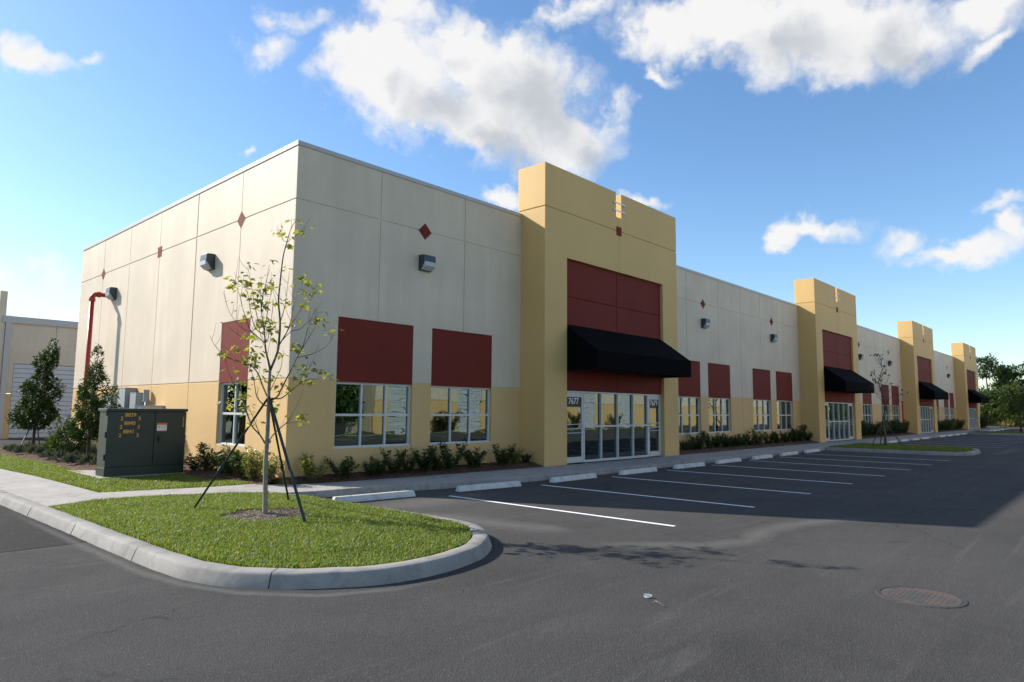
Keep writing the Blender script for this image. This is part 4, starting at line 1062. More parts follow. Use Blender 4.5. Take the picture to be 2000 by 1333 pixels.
# ------------------------------------------------------------------ the young maple and its stakes
TRUNK=[(0.0, -0.0, 0.01), (-0.016, 0.011, 0.488), (-0.024, 0.016, 0.867), (-0.019, 0.013, 1.129), (-0.018, 0.012, 1.393), (-0.021, 0.014, 1.73), (-0.024, 0.016, 1.899), (-0.021, 0.014, 2.265)]
BRANCHES=[
 (1.90,[(-0.021, 0.014, 2.265), (0.062, -0.036, 2.558), (0.079, -0.042, 2.752), (0.083, -0.042, 3.042), (0.053, -0.015, 3.373), (0.056, -0.026, 3.608), (0.078, -0.032, 4.0), (0.083, -0.079, 4.21), (0.12, -0.083, 4.365), (0.171, -0.094, 4.582), (0.22, -0.148, 4.724)]),
 (1.70,[(-0.021, 0.014, 2.265), (-0.045, 0.02, 2.382), (-0.084, 0.042, 2.539), (-0.126, 0.014, 2.682), (-0.135, 0.021, 2.82), (-0.171, 0.017, 2.98), (-0.207, 0.038, 3.24), (-0.226, 0.032, 3.384)]),
 (1.20,[(-0.02, 0.014, 1.803), (0.001, -0.058, 1.823), (0.072, -0.192, 1.823), (0.153, -0.298, 1.921), (0.249, -0.42, 2.054), (0.34, -0.511, 2.116), (0.445, -0.649, 2.137), (0.585, -0.817, 2.194)]),
 (1.40,[(-0.013, 0.009, 1.779), (0.062, -0.088, 1.848), (0.115, -0.123, 1.982), (0.204, -0.246, 2.3), (0.263, -0.292, 2.472), (0.312, -0.379, 2.668), (0.347, -0.439, 2.929), (0.374, -0.446, 3.038), (0.425, -0.528, 3.268)]),
 (0.70,[(0.261, -0.297, 2.472), (0.425, -0.542, 2.544), (0.534, -0.735, 2.676), (0.569, -0.866, 2.841)]),
 (1.10,[(-0.023, 0.016, 1.706), (-0.082, 0.018, 1.713), (-0.166, 0.009, 1.772), (-0.25, -0.023, 1.866), (-0.296, -0.019, 2.091), (-0.359, -0.057, 2.218), (-0.432, -0.071, 2.312)]),
 (1.20,[(-0.033, 0.022, 1.81), (-0.029, 0.061, 1.859), (-0.088, 0.111, 2.029), (-0.116, 0.198, 2.201), (-0.17, 0.255, 2.298), (-0.212, 0.33, 2.356), (-0.269, 0.398, 2.366), (-0.346, 0.454, 2.419), (-0.449, 0.559, 2.458), (-0.55, 0.651, 2.563), (-0.63, 0.737, 2.698), (-0.66, 0.807, 2.824)]),
 (1.20,[(-0.022, 0.015, 1.073), (-0.101, 0.085, 1.244), (-0.182, 0.189, 1.375), (-0.226, 0.27, 1.542), (-0.268, 0.307, 1.735), (-0.297, 0.398, 1.929), (-0.39, 0.482, 2.074), (-0.441, 0.552, 2.233), (-0.473, 0.621, 2.427)]),
 (0.80,[(-0.08, 0.126, 1.243), (-0.101, 0.196, 1.361), (-0.167, 0.265, 1.578), (-0.203, 0.33, 1.663)]),
 (1.10,[(-0.015, 0.01, 1.121), (0.012, 0.023, 1.148), (0.103, 0.01, 1.278), (0.253, -0.04, 1.423), (0.312, -0.071, 1.521), (0.446, -0.077, 1.781), (0.498, -0.094, 1.932)]),
 (0.60,[(0.249, -0.047, 1.424), (0.434, -0.075, 1.459), (0.572, -0.024, 1.503)]),
 (0.80,[(-0.097, 0.065, 2.687), (-0.149, 0.193, 2.789), (-0.207, 0.317, 2.88), (-0.31, 0.427, 2.94), (-0.38, 0.592, 3.096), (-0.443, 0.694, 3.275), (-0.482, 0.808, 3.561)]),
 (0.80,[(-0.138, 0.214, 2.792), (-0.227, 0.302, 2.889), (-0.294, 0.344, 3.097), (-0.34, 0.4, 3.271), (-0.379, 0.458, 3.502), (-0.423, 0.527, 3.68)]),
 (0.80,[(-0.104, 0.07, 2.826), (-0.264, 0.079, 2.922), (-0.387, 0.005, 3.142), (-0.47, -0.032, 3.435), (-0.561, -0.104, 3.566)]),
 (0.80,[(-0.132, 0.089, 2.964), (-0.151, 0.213, 3.047), (-0.191, 0.331, 3.404), (-0.224, 0.415, 3.746), (-0.229, 0.516, 3.971)]),
 (0.90,[(-0.169, 0.114, 3.251), (-0.142, 0.129, 3.459), (-0.089, 0.142, 3.698), (-0.046, 0.151, 3.988)]),
 (0.70,[(-0.117, 0.079, 2.883), (-0.145, -0.049, 3.165), (-0.201, -0.205, 3.33), (-0.211, -0.34, 3.567)]),
 (0.60,[(-0.067, 0.045, 2.745), (0.04, 0.166, 3.116), (0.12, 0.281, 3.455)]),
 (0.80,[(0.077, -0.052, 3.04), (0.186, 0.03, 3.296), (0.268, 0.118, 3.602), (0.335, 0.196, 3.95)]),
 (0.90,[(0.077, -0.052, 2.669), (0.185, -0.075, 2.883), (0.282, -0.024, 3.021), (0.386, -0.063, 3.223), (0.497, -0.054, 3.399), (0.612, -0.051, 3.63)]),
 (0.80,[(0.213, -0.023, 2.889), (0.345, 0.095, 3.105), (0.464, 0.23, 3.385), (0.604, 0.316, 3.707)]),
 (0.80,[(0.083, -0.056, 2.702), (0.167, -0.241, 2.886), (0.237, -0.381, 2.917), (0.283, -0.55, 3.028), (0.362, -0.727, 3.107)]),
 (0.70,[(0.291, -0.317, 2.547), (0.337, -0.478, 2.765), (0.36, -0.614, 2.929), (0.347, -0.716, 3.054)]),
 (0.50,[(0.121, -0.082, 4.365), (0.095, 0.0, 4.395), (0.075, 0.09, 4.535), (0.072, 0.193, 4.604)]),
 (0.50,[(0.117, -0.079, 4.352), (0.157, -0.243, 4.434), (0.241, -0.404, 4.533)]),
 (0.60,[(-0.294, 0.018, 2.919), (-0.489, -0.043, 2.745), (-0.668, -0.108, 2.803), (-0.827, -0.226, 2.857)]),
 (0.60,[(-0.024, 0.016, 1.899), (0.071, -0.145, 2.296), (0.05, -0.217, 2.454), (0.056, -0.279, 2.533)]),
 (0.50,[(0.25, -0.41, 2.054), (0.244, -0.503, 2.172), (0.257, -0.654, 2.272), (0.223, -0.753, 2.322)]),
]
LEAF_CLUSTERS=[(0.203, -0.137, 4.726, 5), (0.072, 0.193, 4.612, 3), (0.241, -0.404, 4.533, 3), (0.125, -0.086, 4.471, 3), (0.144, -0.097, 4.32, 3), (-0.034, 0.144, 4.045, 3), (-0.223, 0.512, 3.997, 3), (0.326, 0.202, 4.01, 3), (0.419, 0.14, 3.869, 3), (0.601, 0.318, 3.787, 5), (0.669, 0.272, 3.835, 3), (0.564, -0.018, 3.871, 3), (0.657, -0.081, 3.729, 3), (0.674, -0.093, 3.617, 3), (0.614, 0.309, 3.592, 3), (0.463, -0.03, 3.423, 3), (0.565, -0.019, 3.627, 3), (-0.45, 0.545, 3.695, 5), (-0.403, 0.513, 3.639, 3), (-0.563, -0.103, 3.622, 5), (-0.386, 0.462, 3.518, 3), (-0.423, -0.064, 3.494, 3), (-0.198, 0.167, 3.527, 3), (-0.129, 0.169, 3.721, 3), (-0.094, 0.145, 3.664, 3), (-0.234, -0.324, 3.603, 3), (-0.195, 0.334, 3.403, 3), (-0.218, 0.026, 3.344, 3), (-0.208, 0.039, 3.281, 3), (-0.39, 0.007, 3.223, 3), (-0.174, -0.223, 3.299, 3), (0.106, -0.05, 3.393, 3), (0.408, 0.268, 3.447, 3), (-0.269, 0.327, 3.102, 5), (-0.025, 0.21, 3.118, 3), (-0.165, 0.013, 3.004, 5), (-0.029, 0.019, 2.928, 5), (-0.149, 0.212, 2.997, 3), (-0.441, -0.076, 2.762, 5), (-0.212, 0.235, 2.77, 3), (-0.037, 0.025, 2.804, 3), (0.091, -0.047, 3.001, 3), (0.406, 0.053, 3.083, 3), (0.396, -0.749, 3.129, 3), (0.348, -0.717, 2.997, 3), (0.379, -0.738, 3.055, 3), (-0.018, 0.205, 3.093, 5), (0.009, 0.008, 2.931, 3), (-0.505, 0.621, 2.556, 5), (-0.492, 0.588, 2.498, 3), (-0.531, -0.014, 2.569, 5), (-0.441, -0.076, 2.604, 5), (-0.236, 0.346, 2.487, 5), (-0.178, 0.105, 2.495, 5), (-0.193, 0.317, 2.365, 5), (-0.164, 0.298, 2.44, 5), (0.032, -0.262, 2.507, 5), (0.189, -0.296, 2.688, 3), (0.238, -0.281, 2.578, 3), (0.303, -0.313, 2.319, 3), (0.217, -0.749, 2.306, 5), (0.265, -0.66, 2.224, 3), (0.232, -0.495, 2.148, 5), (0.488, -0.751, 2.224, 5), (-0.452, 0.56, 2.278, 3), (-0.083, 0.176, 2.161, 3), (0.028, -0.019, 2.241, 3), (0.093, -0.109, 2.055, 3), (0.147, -0.145, 1.975, 3), (-0.33, 0.441, 2.067, 3), (-0.414, 0.061, 2.104, 3), (-0.3, 0.4, 1.929, 3), (-0.284, 0.389, 1.832, 5), (-0.229, 0.347, 1.687, 5), (-0.197, 0.285, 1.606, 3), (-0.506, 0.468, 1.724, 3), (0.056, -0.094, 1.731, 3), (0.545, -0.85, 2.876, 3), (0.556, -0.013, 1.57, 5), (0.546, -0.006, 1.487, 3), (-0.117, 0.207, 1.454, 3), (-0.316, 0.434, 2.543, 3), (-0.261, 0.393, 2.421, 3), (-0.212, 0.128, 2.535, 3), (-0.106, 0.183, 3.057, 3), (-0.106, 0.072, 2.949, 3), (-0.42, 0.524, 3.747, 3), (-0.531, -0.124, 3.592, 3), (-0.154, 0.137, 3.546, 3), (0.334, -0.507, 2.096, 3), (0.528, -0.778, 2.177, 3)]
STAKE_TOPS=[(-0.012, 0.008, 1.762), (-0.037, 0.025, 1.73)]

TB = Vector((-2.56, -4.08, .16))
mp = thing('maple_tree', 'young sparse maple tree with yellow green leaves on the grass island at the corner', 'tree', TB)
tr = MB()
rad = [.042, .036, .034, .032, .030, .027, .025, .021]
tp = [TB + Vector(p) for p in TRUNK]; tp[0].z -= .06
P2 = []; R2 = []
for i in range(len(tp)-1):
    for k in range(4):
        t = k/4; P2.append(tp[i].lerp(tp[i+1], t)); R2.append((rad[i]*(1-t)+rad[i+1]*t)*(1 + .05*math.sin(i*7+k*2.1)))
P2.append(tp[-1]); R2.append(rad[-1])
tr.tube(P2, R2, 10)
for z in (.35, .62, .95, 1.13):                       # knots
    p = TB + Vector((-.015, .01, z)); tr.tube([p + Vector((.02, -.02, 0)), p + Vector((.045, -.03, .03))], [.022, .008], 6)
tr.build('trunk', 'bark_pale', mp, smooth=True)
bm_ = MB(); tips = []
for w, pl in BRANCHES:
    P = smooth_path3 = None
    pts = [TB + Vector(p) for p in pl]
    Q = []
    for i in range(len(pts)-1):
        p0, p1, p2, p3 = pts[max(i-1, 0)], pts[i], pts[i+1], pts[min(i+2, len(pts)-1)]
        for k in range(3):
            t = k/3; Q.append(.5*((2*p1) + (p2-p0)*t + (2*p0-5*p1+4*p2-p3)*t*t + (3*p1-p0-3*p2+p3)*t**3))
    Q.append(pts[-1]); n = len(Q)
    bm_.tube(Q, [max(.0028, .0108*w*(1-.8*i/(n-1))) for i in range(n)], 6)
    rng = random.Random(int(w*100)+n)
    for i in range(3, n, 2):                          # short bare twigs
        if rng.random() < .45:
            d = (Q[i]-Q[i-1]).normalized(); s = Vector((rng.uniform(-1, 1), rng.uniform(-1, 1), rng.uniform(.1, 1))).normalized()
            L_ = rng.uniform(.10, .34); m1 = Q[i] + (d*.6+s*.7)*L_*.5; e = Q[i] + (d*.5+s*.6+Vector((0, 0, .25)))*L_
            bm_.tube([Q[i], m1, e], [.0034, .0028, .0018], 4); tips.append(e)
bm_.build('branches', 'bark_twig', mp, smooth=True)
def maple_leaves(clusters, seed, m, par, size=.088):
    rng = random.Random(seed); mb = MB()
    lob = [(0, 0), (-.38, .12), (-.30, .32), (-.52, .55), (-.22, .55), (-.16, .78), (0, 1.05), (.16, .78), (.22, .55), (.52, .55), (.30, .32), (.38, .12)]
    for x, y, z, k in clusters:
        c = TB + Vector((x, y, z))
        for q in range(k):
            d = Vector((rng.uniform(-1, 1), rng.uniform(-1, 1), rng.uniform(-.7, .6)))
            o = c + d*.085; ax = (Vector((d.x, d.y, -.35 + rng.uniform(-.5, .4)))).normalized()
            no = Vector((rng.uniform(-.6, .6), rng.uniform(-.6, .6), 1)); no = (no - ax*no.dot(ax)).normalized(); s = ax.cross(no)
            L_ = size*rng.uniform(.7, 1.35); i0 = len(mb.v); cup = rng.uniform(-.1, .35)
            ctr = o + ax*L_*.4 - no*L_*.08; mb.v.append(tuple(ctr))
            for u, v in lob: p = o + s*u*L_ + ax*v*L_ + no*abs(u)*cup*L_; mb.v.append(tuple(p))
            n = len(lob)
            for j in range(n): mb.f.append((i0, i0+1+j, i0+1+(j+1) % n))
    o = mb.build('foliage', m, par, recalc=False); o['kind'] = 'stuff'; return o
maple_leaves([(x, y, z, k+2) for x, y, z, k in LEAF_CLUSTERS], 5, 'maple_leaf', mp)
rng = random.Random(9)
maple_leaves([(t.x-TB.x, t.y-TB.y, t.z-TB.z, 1) for t in tips if rng.random() < .35], 6, 'maple_brown', mp, .06)
def stake(label, foot, top, w=.032):
    root = thing('tree_stake', label, 'stake', foot, 0, 'dark stakes propping the young maple')
    f = Vector(foot); t = Vector(top); d = (t-f).normalized(); a = d.orthogonal().normalized(); b = d.cross(a); mb = MB()
    for p in (f - d*.12, t + d*.05):
        for i, j in ((-1, -1), (1, -1), (1, 1), (-1, 1)): mb.v.append(tuple(p + a*i*w/2 + b*j*w/2))
    mb.f += [(0, 1, 2, 3), (4, 5, 6, 7), (0, 1, 5, 4), (1, 2, 6, 5), (2, 3, 7, 6), (3, 0, 4, 7)]
    mb.build('pole', 'stake_green', root, bevel=.004)
    g = f + d*((t-f).length*.38)
    MB().tube([g - d*.05, g + d*.05], .028, 8).build('clamp', 'stake_green', root)
    return root
ST = TB + Vector((-.022, .015, 1.78))
stake('dark stake leaning on the young maple from the left front of the grass island', (-3.08, -2.68, .17), tuple(ST + Vector((-.03, .03, 0))))
stake('dark stake leaning on the young maple from the right front of the grass island', (-2.54, -5.23, .17), tuple(ST + Vector((.0, -.04, .02))), .04)
stake('thin dark stake close beside the right front stake of the young maple', (-2.42, -5.02, .17), tuple(ST + Vector((.03, -.03, -.06))), .022)
stake('dark stake leaning on the young maple from behind, footed by the shrubs', (-1.5, -2.9, .17), tuple(ST + Vector((.03, .02, -.02))), .028)

# ------------------------------------------------------------------ shrubs
def shrub_meshes(seed, kind, m):
    """one shrub: stems and leaves; returns (stem mesh, foliage mesh) built round the origin"""
    rs = np.random.RandomState(seed); rng = random.Random(seed); st = MB(); V = []; F = []; nv = 0
    C_, A_, N_, L_, W_ = [], [], [], [], []
    ns = 13 if kind == 'dark' else 16
    for s in range(ns):
        a = rng.uniform(0, 6.28); r = rng.uniform(.14, .40) if kind == 'dark' else rng.uniform(.08, .33)
        h = rng.uniform(.30, .62) if kind == 'dark' else rng.uniform(.30, .60)*(1.15 - .9*r)
        p0 = Vector((.05*math.cos(a), .05*math.sin(a), 0)); p2 = Vector((r*math.cos(a), r*math.sin(a), h)); p1 = (p0+p2)/2 + Vector((rng.uniform(-.05, .05), rng.uniform(-.05, .05), .03))
        st.tube([p0, p1, p2], [.008, .006, .003], 5, cap=False)
        nl = 60 if kind == 'dark' else 44
        for q in range(nl):
            t = rng.uniform(.12, 1.0) if kind == 'dark' else rng.uniform(.15, 1.0)
            c = p0*(1-t)**2 + p1*2*t*(1-t) + p2*t*t if t < 1 else p2
            b = rng.uniform(0, 6.28); e = rng.uniform(-.2, .9)
            ax = Vector((math.cos(b), math.sin(b), e)).normalized()
            C_.append(tuple(c + ax*.015)); A_.append(tuple(ax)); nn = Vector((rng.uniform(-.5, .5), rng.uniform(-.5, .5), 1)); nn = (nn - ax*nn.dot(ax)).normalized(); N_.append(tuple(nn))
            L_.append(rng.uniform(.06, .11)); W_.append(rng.uniform(.03, .05))
    v, f = leaves_np(np.array(C_), np.array(A_), np.array(N_), np.array(L_), np.array(W_))
    a = st.build('stems', 'bark_dark', recalc=False); b = mesh_np('foliage', v, f, m)
    ma, mb_ = a.data, b.data; bpy.data.objects.remove(a); bpy.data.objects.remove(b); return ma, mb_
SH = {'dark': [shrub_meshes(s, 'dark', 'shrub_dark') for s in (1, 2, 3, 4)], 'yellow': [shrub_meshes(s, 'yellow', 'shrub_yellow') for s in (11, 12, 13)]}
srng = random.Random(21)
def shrub(kind, x, y, z, sc, label, group):
    root = thing('yellow_shrub' if kind == 'yellow' else 'shrub', label, 'shrub', (x, y, z), srng.uniform(0, 6.28), group)
    sc *= 1.1
    root.scale = (sc*srng.uniform(.9, 1.1), sc*srng.uniform(.9, 1.1), sc*srng.uniform(.9, 1.1))
    ms = srng.choice(SH[kind])
    for nm, me in zip(('stems', 'foliage'), ms):
        o = bpy.data.objects.new(nm, me); C.objects.link(o); o.parent = root
        if nm == 'foliage': o['kind'] = 'stuff'
FB = 'shrubs in the mulch bed along the front wall'
A = [('yellow', .45, .98, 'round yellow green shrub right of the building corner'),
     ('dark', 1.22, .92, 'dark shrub below the left edge of the wide corner window'), ('dark', 1.95, .68, 'low dark shrub below the middle of the wide corner window'),
     ('dark', 2.3, .78, 'dark shrub below the wide corner window, second from its right edge'), ('dark', 2.68, .92, 'dark shrub below the right edge of the wide corner window'),
     ('dark', 3.1, .82, 'dark shrub below the wall between the two wide windows, nearer the corner window'), ('dark', 3.7, 1.0, 'dark shrub midway between the two wide windows'),
     ('dark', 4.1, .88, 'dark shrub below the left edge of the second wide window'), ('dark', 4.55, 1.02, 'bushy dark shrub below the middle of the second wide window'),
     ('dark', 5.4, 1.05, 'tall dark shrub below the right part of the second wide window'), ('dark', 6.5, .98, 'dark shrub between the second wide window and the nearest tower'),
     ('yellow', 7.2, .85, 'lighter green shrub just left of the nearest tower'), ('dark', 7.7, .55, 'smallest low shrub at the foot of the nearest tower')]
for k, x, s, lab in A: shrub(k, x, -.42 - .03*x*(x < 7), .2, s, lab, FB)
EW = 'shrubs along the sunlit end wall'
for k, x, y, s, lab in [('dark', -.45, 3.62, .85, 'dark shrub right beside the green cabinet'), ('dark', -.42, 3.05, 1.05, 'taller dark shrub left of the end wall window'),
                     ('dark', -.42, 2.25, .95, 'dark shrub under the left half of the end wall window'), ('dark', -.45, 1.65, 1.0, 'dark shrub under the right half of the end wall window'),
                     ('dark', -.42, 1.15, .9, 'dark shrub between the end wall window and the yellow green shrubs'),
                     ('yellow', -.45, .62, 1.08, 'bright yellow green shrub left of the young maple trunk'), ('yellow', -.38, .02, .88, 'bright yellow green shrub at the building corner behind the maple trunk')]:
    shrub(k, x, y, .2, s, lab, EW)
B1 = [17.0, 17.6, 18.2, 18.8, 19.7, 20.4, 21.2, 21.9, 22.6, 23.3, 24.0, 24.9, 26.2, 27.4, 28.5, 29.6, 30.7, 31.7]
POS = ['first', 'second', 'third', 'fourth', 'fifth', 'sixth', 'seventh', 'eighth', 'ninth', 'tenth', 'eleventh', 'twelfth', 'thirteenth', 'fourteenth', 'fifteenth', 'sixteenth', 'seventeenth', 'last']
for i, x in enumerate(B1):
    k = 'yellow' if i in (11,) else 'dark'; s = [.5, .75, .85, 1.15, .95, 1.0, 1.05, .95, 1.0, .95, .95, 1.25, 1.05, 1.1, 1.05, 1.0, 1.45, 1.0][i]
    lab = 'pale green shrub standing higher than its dark neighbours between the nearest and second towers' if i == 11 else 'dark shrub in the bed between the nearest and second towers, %s from the nearest tower' % POS[i]
    shrub(k, x, -.5, .2, s, lab, FB)
for i in range(12):
    x = 41.5 + 1.15*i; k = 'yellow' if i in (4, 5) else 'dark'
    shrub(k, x, -.5, .2, 1.55, '%s one of two pale green shrubs in the hedge between the second and third towers' % ('left' if i == 4 else 'right') if k == 'yellow' else 'dark hedge shrub between the second and third towers, %s from the second tower' % POS[i], FB)
for i in range(10):
    x = 65.5 + 1.35*i; k = 'yellow' if i in (5,) else 'dark'
    shrub(k, x, -.5, .2, 1.7, 'pale green shrub in the hedge before the farthest tower' if k == 'yellow' else 'dark hedge shrub between the third tower and the farthest tower, %s from the third' % POS[i], FB)
for i in range(3): shrub('dark', 90 + 1.5*i, -.6, .2, 2.2, 'dark shrub in shade just beyond the farthest tower, %s from it' % POS[i], FB)
# grey green tufts in the side bed
def tuft_mesh(seed):
    rs = np.random.RandomState(seed); n = 130
    a = rs.uniform(0, 6.28, n); e = rs.uniform(.15, 1.5, n)
    ax = np.stack([np.cos(a)*np.cos(e), np.sin(a)*np.cos(e), np.sin(e)], 1); c = ax*rs.uniform(.01, .1, (n, 1)); no = unit(np.stack([-np.sin(a), np.cos(a), np.full(n, .3)], 1))
    v, f = leaves_np(c, ax, no, rs.uniform(.08, .17, n), rs.uniform(.018, .035, n)); o = mesh_np('tufted_plant', v, f, 'tuft_grey'); m = o.data; bpy.data.objects.remove(o); return m
TF = [tuft_mesh(s) for s in (1, 2, 3)]
trng = random.Random(3); cnt = 0
for i in range(60):
    y = 5.6 + 11.0*((i*0.618) % 1); x = -2.15 + 1.75*((i*0.7549) % 1)
    if y < 6.6 and x < -1.2: continue
    o = bpy.data.objects.new('tufted_plant', trng.choice(TF)); C.objects.link(o); o.location = (x, y, .235); o.rotation_euler.z = trng.uniform(0, 6); o.scale = (trng.uniform(.9, 1.5),)*3
    tag(o, 'small grey green tufted plant in the mulch of the side bed', 'plant', 'tufted plants in the side bed')

# ------------------------------------------------------------------ trees
def crown_tree(name, label, loc, h, rmax, z0, nleaf, leaf, m, seed, trunk_r=.05, lean=(0, 0), prof=None, lumps=9, group=None, bark='bark_dark'):
    rs = np.random.RandomState(seed); root = thing(name, label, 'tree', loc, 0, group); L = Vector(loc)
    prof = prof or (lambda t: math.sin(min(1, t*4.2)*1.57)*(1-t)**.75)
    tk = MB(); pts = [L + Vector((lean[0]*t*t, lean[1]*t*t, h*.93*t - .05*(t == 0))) for t in [i/8 for i in range(9)]]
    tk.tube(pts, [trunk_r*(1-.85*i/8) for i in range(9)], 8); tips = []
    rng = random.Random(seed)
    for i in range(26):
        t = rng.uniform(.12, .9); a = i*2.4 + rng.uniform(-.4, .4); zz = z0 + (h-z0)*t*.95; r = rmax*prof(t)*rng.uniform(.6, .95)
        b = L + Vector((lean[0]*t*t, lean[1]*t*t, zz - r*.35)); e = L + Vector((lean[0]*t*t + r*math.cos(a), lean[1]*t*t + r*math.sin(a), zz + r*.25)); md = (b+e)/2 + Vector((0, 0, -.04*r))
        tk.tube([b, md, e], [trunk_r*.3*(1-t*.6), trunk_r*.2*(1-t*.6), .004], 5); tips.append((b, md, e))
    tk.build('trunk', bark, root, smooth=True)
    n = nleaf; t = rs.uniform(0, 1, n*14); t = t[rs.uniform(0, 1, n*14) < np.array([prof(k)**1.5 for k in t])][:n*3]; n3 = len(t); az = rs.uniform(0, 6.283, n3); rr_ = rs.uniform(0, 1, n3)**.42
    pr_ = np.array([prof(k) for k in t])
    wob = 1 + .22*np.sin(3*az + 6*t) + .18*np.sin(5*az - 11*t + seed) + .15*np.sin(2*az+17*t)
    r = rmax*pr_*rr_*wob
    P = np.stack([r*np.cos(az) + lean[0]*t*t, r*np.sin(az) + lean[1]*t*t, z0 + (h-z0)*t], 1)
    # leaves gather in clumps, with gaps between
    K = rs.uniform(0, 6.28, (8, 3)); fq = rs.uniform(3, 7, (8, 3))/max(rmax, .6)
    dn = sum(np.sin(P[:, 0]*fq[k, 0] + K[k, 0])*np.sin(P[:, 1]*fq[k, 1] + K[k, 1])*np.sin(P[:, 2]*fq[k, 2] + K[k, 2]) for k in range(8))
    keep = np.argsort(-(dn + rs.uniform(-1.6, 1.6, len(P))))[:n]; P = P[keep]; az = az[keep]
    ax = unit(np.stack([np.cos(az), np.sin(az), rs.uniform(-.4, 1.0, n)], 1) + rs.normal(0, .6, (n, 3))); no = unit(rs.normal(0, .6, (n, 3)) + np.array([0, 0, .9]))
    no = unit(no - ax*(no*ax).sum(1, keepdims=True))
    v, f = leaves_np(P + np.array(L), ax, no, leaf*rs.uniform(.7, 1.3, n), leaf*rs.uniform(.4, .6, n))
    o = mesh_np('crown', v, f, m, root); o['kind'] = 'stuff'; return root
conA = lambda t: (.55+.45*math.sin(min(1, t*5)*1.57))*(1-t)**.62*(1 - .32*math.exp(-((t-.62)/.07)**2))
crown_tree('holly_tree', 'dense dark evergreen tree farthest left in the mulch bed, before the roller door', (-1.27, 16.1, .2), 4.2, .74, .75, 7500, .115, 'holly_leaf', 7, .06, (.45, .0), conA)
conB = lambda t: (.6+.4*math.sin(min(1, t*6)*1.57))*(1-t)**.8
crown_tree('holly_tree', 'dense dark evergreen tree beside the green cabinet, before the red pipe', (-1.45, 8.9, .2), 3.62, .6, .6, 6500, .085, 'holly_leaf', 12, .045, (.1, 0), conB)
def loose_sprig(root_loc, base, tips, m, leaf, n, seed):
    pass
crown_tree('evergreen_shrub', 'leafy evergreen shrub spreading in front of the electrical boxes', (-.95, 9.3, .2), 2.35, .6, .5, 2200, .085, 'holly_leaf', 15, .03, (.25, 0))
crown_tree('evergreen_shrub', 'low bright green shrub between the two evergreen trees', (-1.35, 11.6, .2), 1.25, .8, .1, 2200, .10, 'bush_leaf', 16, .03)
for (x, y, a) in ((-1.6, 15.2, 0), (-.9, 15.3, 1)):
    stake_root = thing('tree_stake', ('left' if not a else 'right') + ' one of two thin stakes propping the dark evergreen tree farthest left', 'stake', (x-.25, y, .2), 0, 'stakes of the left evergreen tree')
    MB().tube([(x-.35, y-.2, .15), (-1.25, 16.05, 1.5)], .022, 6).build('pole', 'stake_green', stake_root)

def sparse_tree(name, label, loc, h, seed, nl, m, leaf, spread=.9, br='bark_twig', group=None):
    rng = random.Random(seed); rs = np.random.RandomState(seed); root = thing(name, label, 'tree', loc, 0, group); L = Vector(loc); tk = MB(); tips = []
    P = [L + Vector((rng.uniform(-.04, .04)*i, rng.uniform(-.04, .04)*i, h*.95*i/7 - (.05 if i == 0 else 0))) for i in range(8)]
    tk.tube(P, [.055*h/4.5*(1-.85*i/7) for i in range(8)], 8)
    for i in range(24):
        t = rng.uniform(.3, .92); k = t*7; a = P[int(k)].lerp(P[min(7, int(k)+1)], k-int(k)); an = i*2.4
        ln = spread*h*.33*(1.15-t)*rng.uniform(.7, 1.2); e = a + Vector((ln*math.cos(an)*.75, ln*math.sin(an)*.75, ln*.95)); md = (a+e)/2 + Vector((math.cos(an), math.sin(an), -.3))*ln*.1
        tk.tube([a, md, e], [.014, .009, .004], 5)
        for q in range(3):
            b = md.lerp(e, rng.uniform(0, 1)); s = b + Vector((rng.uniform(-.3, .3), rng.uniform(-.3, .3), rng.uniform(.1, .4)))*spread; tk.tube([b, s], [.005, .003], 4); tips.append(s)
        tips.append(e)
    tk.build('trunk', br, root, smooth=True)
    c = np.array([tuple(rng.choice(tips)) for _ in range(nl)]) + rs.normal(0, .07, (nl, 3)); ax = unit(rs.normal(0, 1, (nl, 3))); no = unit(rs.normal(0, .5, (nl, 3)) + [0, 0, 1]); no = unit(no - ax*(no*ax).sum(1, keepdims=True))
    v, f = leaves_np(c, ax, no, leaf*rs.uniform(.7, 1.3, nl), leaf*rs.uniform(.5, .8, nl)); o = mesh_np('foliage', v, f, m, root); o['kind'] = 'stuff'
    for a in (.5, 2.6, 4.7): MB().tube([L + Vector((.9*math.cos(a), .9*math.sin(a), -.05)), P[2]], .022, 6).build('stake', 'stake_green', root)
    return root
sparse_tree('maple_tree', 'thin nearly bare young tree on the parking island before the second tower', (31.4, -4.55, .14), 4.9, 33, 75, 'bush_leaf', .15)
crown_tree('oak_tree', 'small dark shaded tree on the far parking island by the farthest tower', (69.2, -6.6, .14), 5.2, 1.7, 1.6, 1500, .2, 'bush_leaf', 41, .09)
sparse_tree('young_tree', 'thin young tree standing beyond the last wheel stops', (84, -6, .14), 4.2, 35, 120, 'bush_leaf', .18)

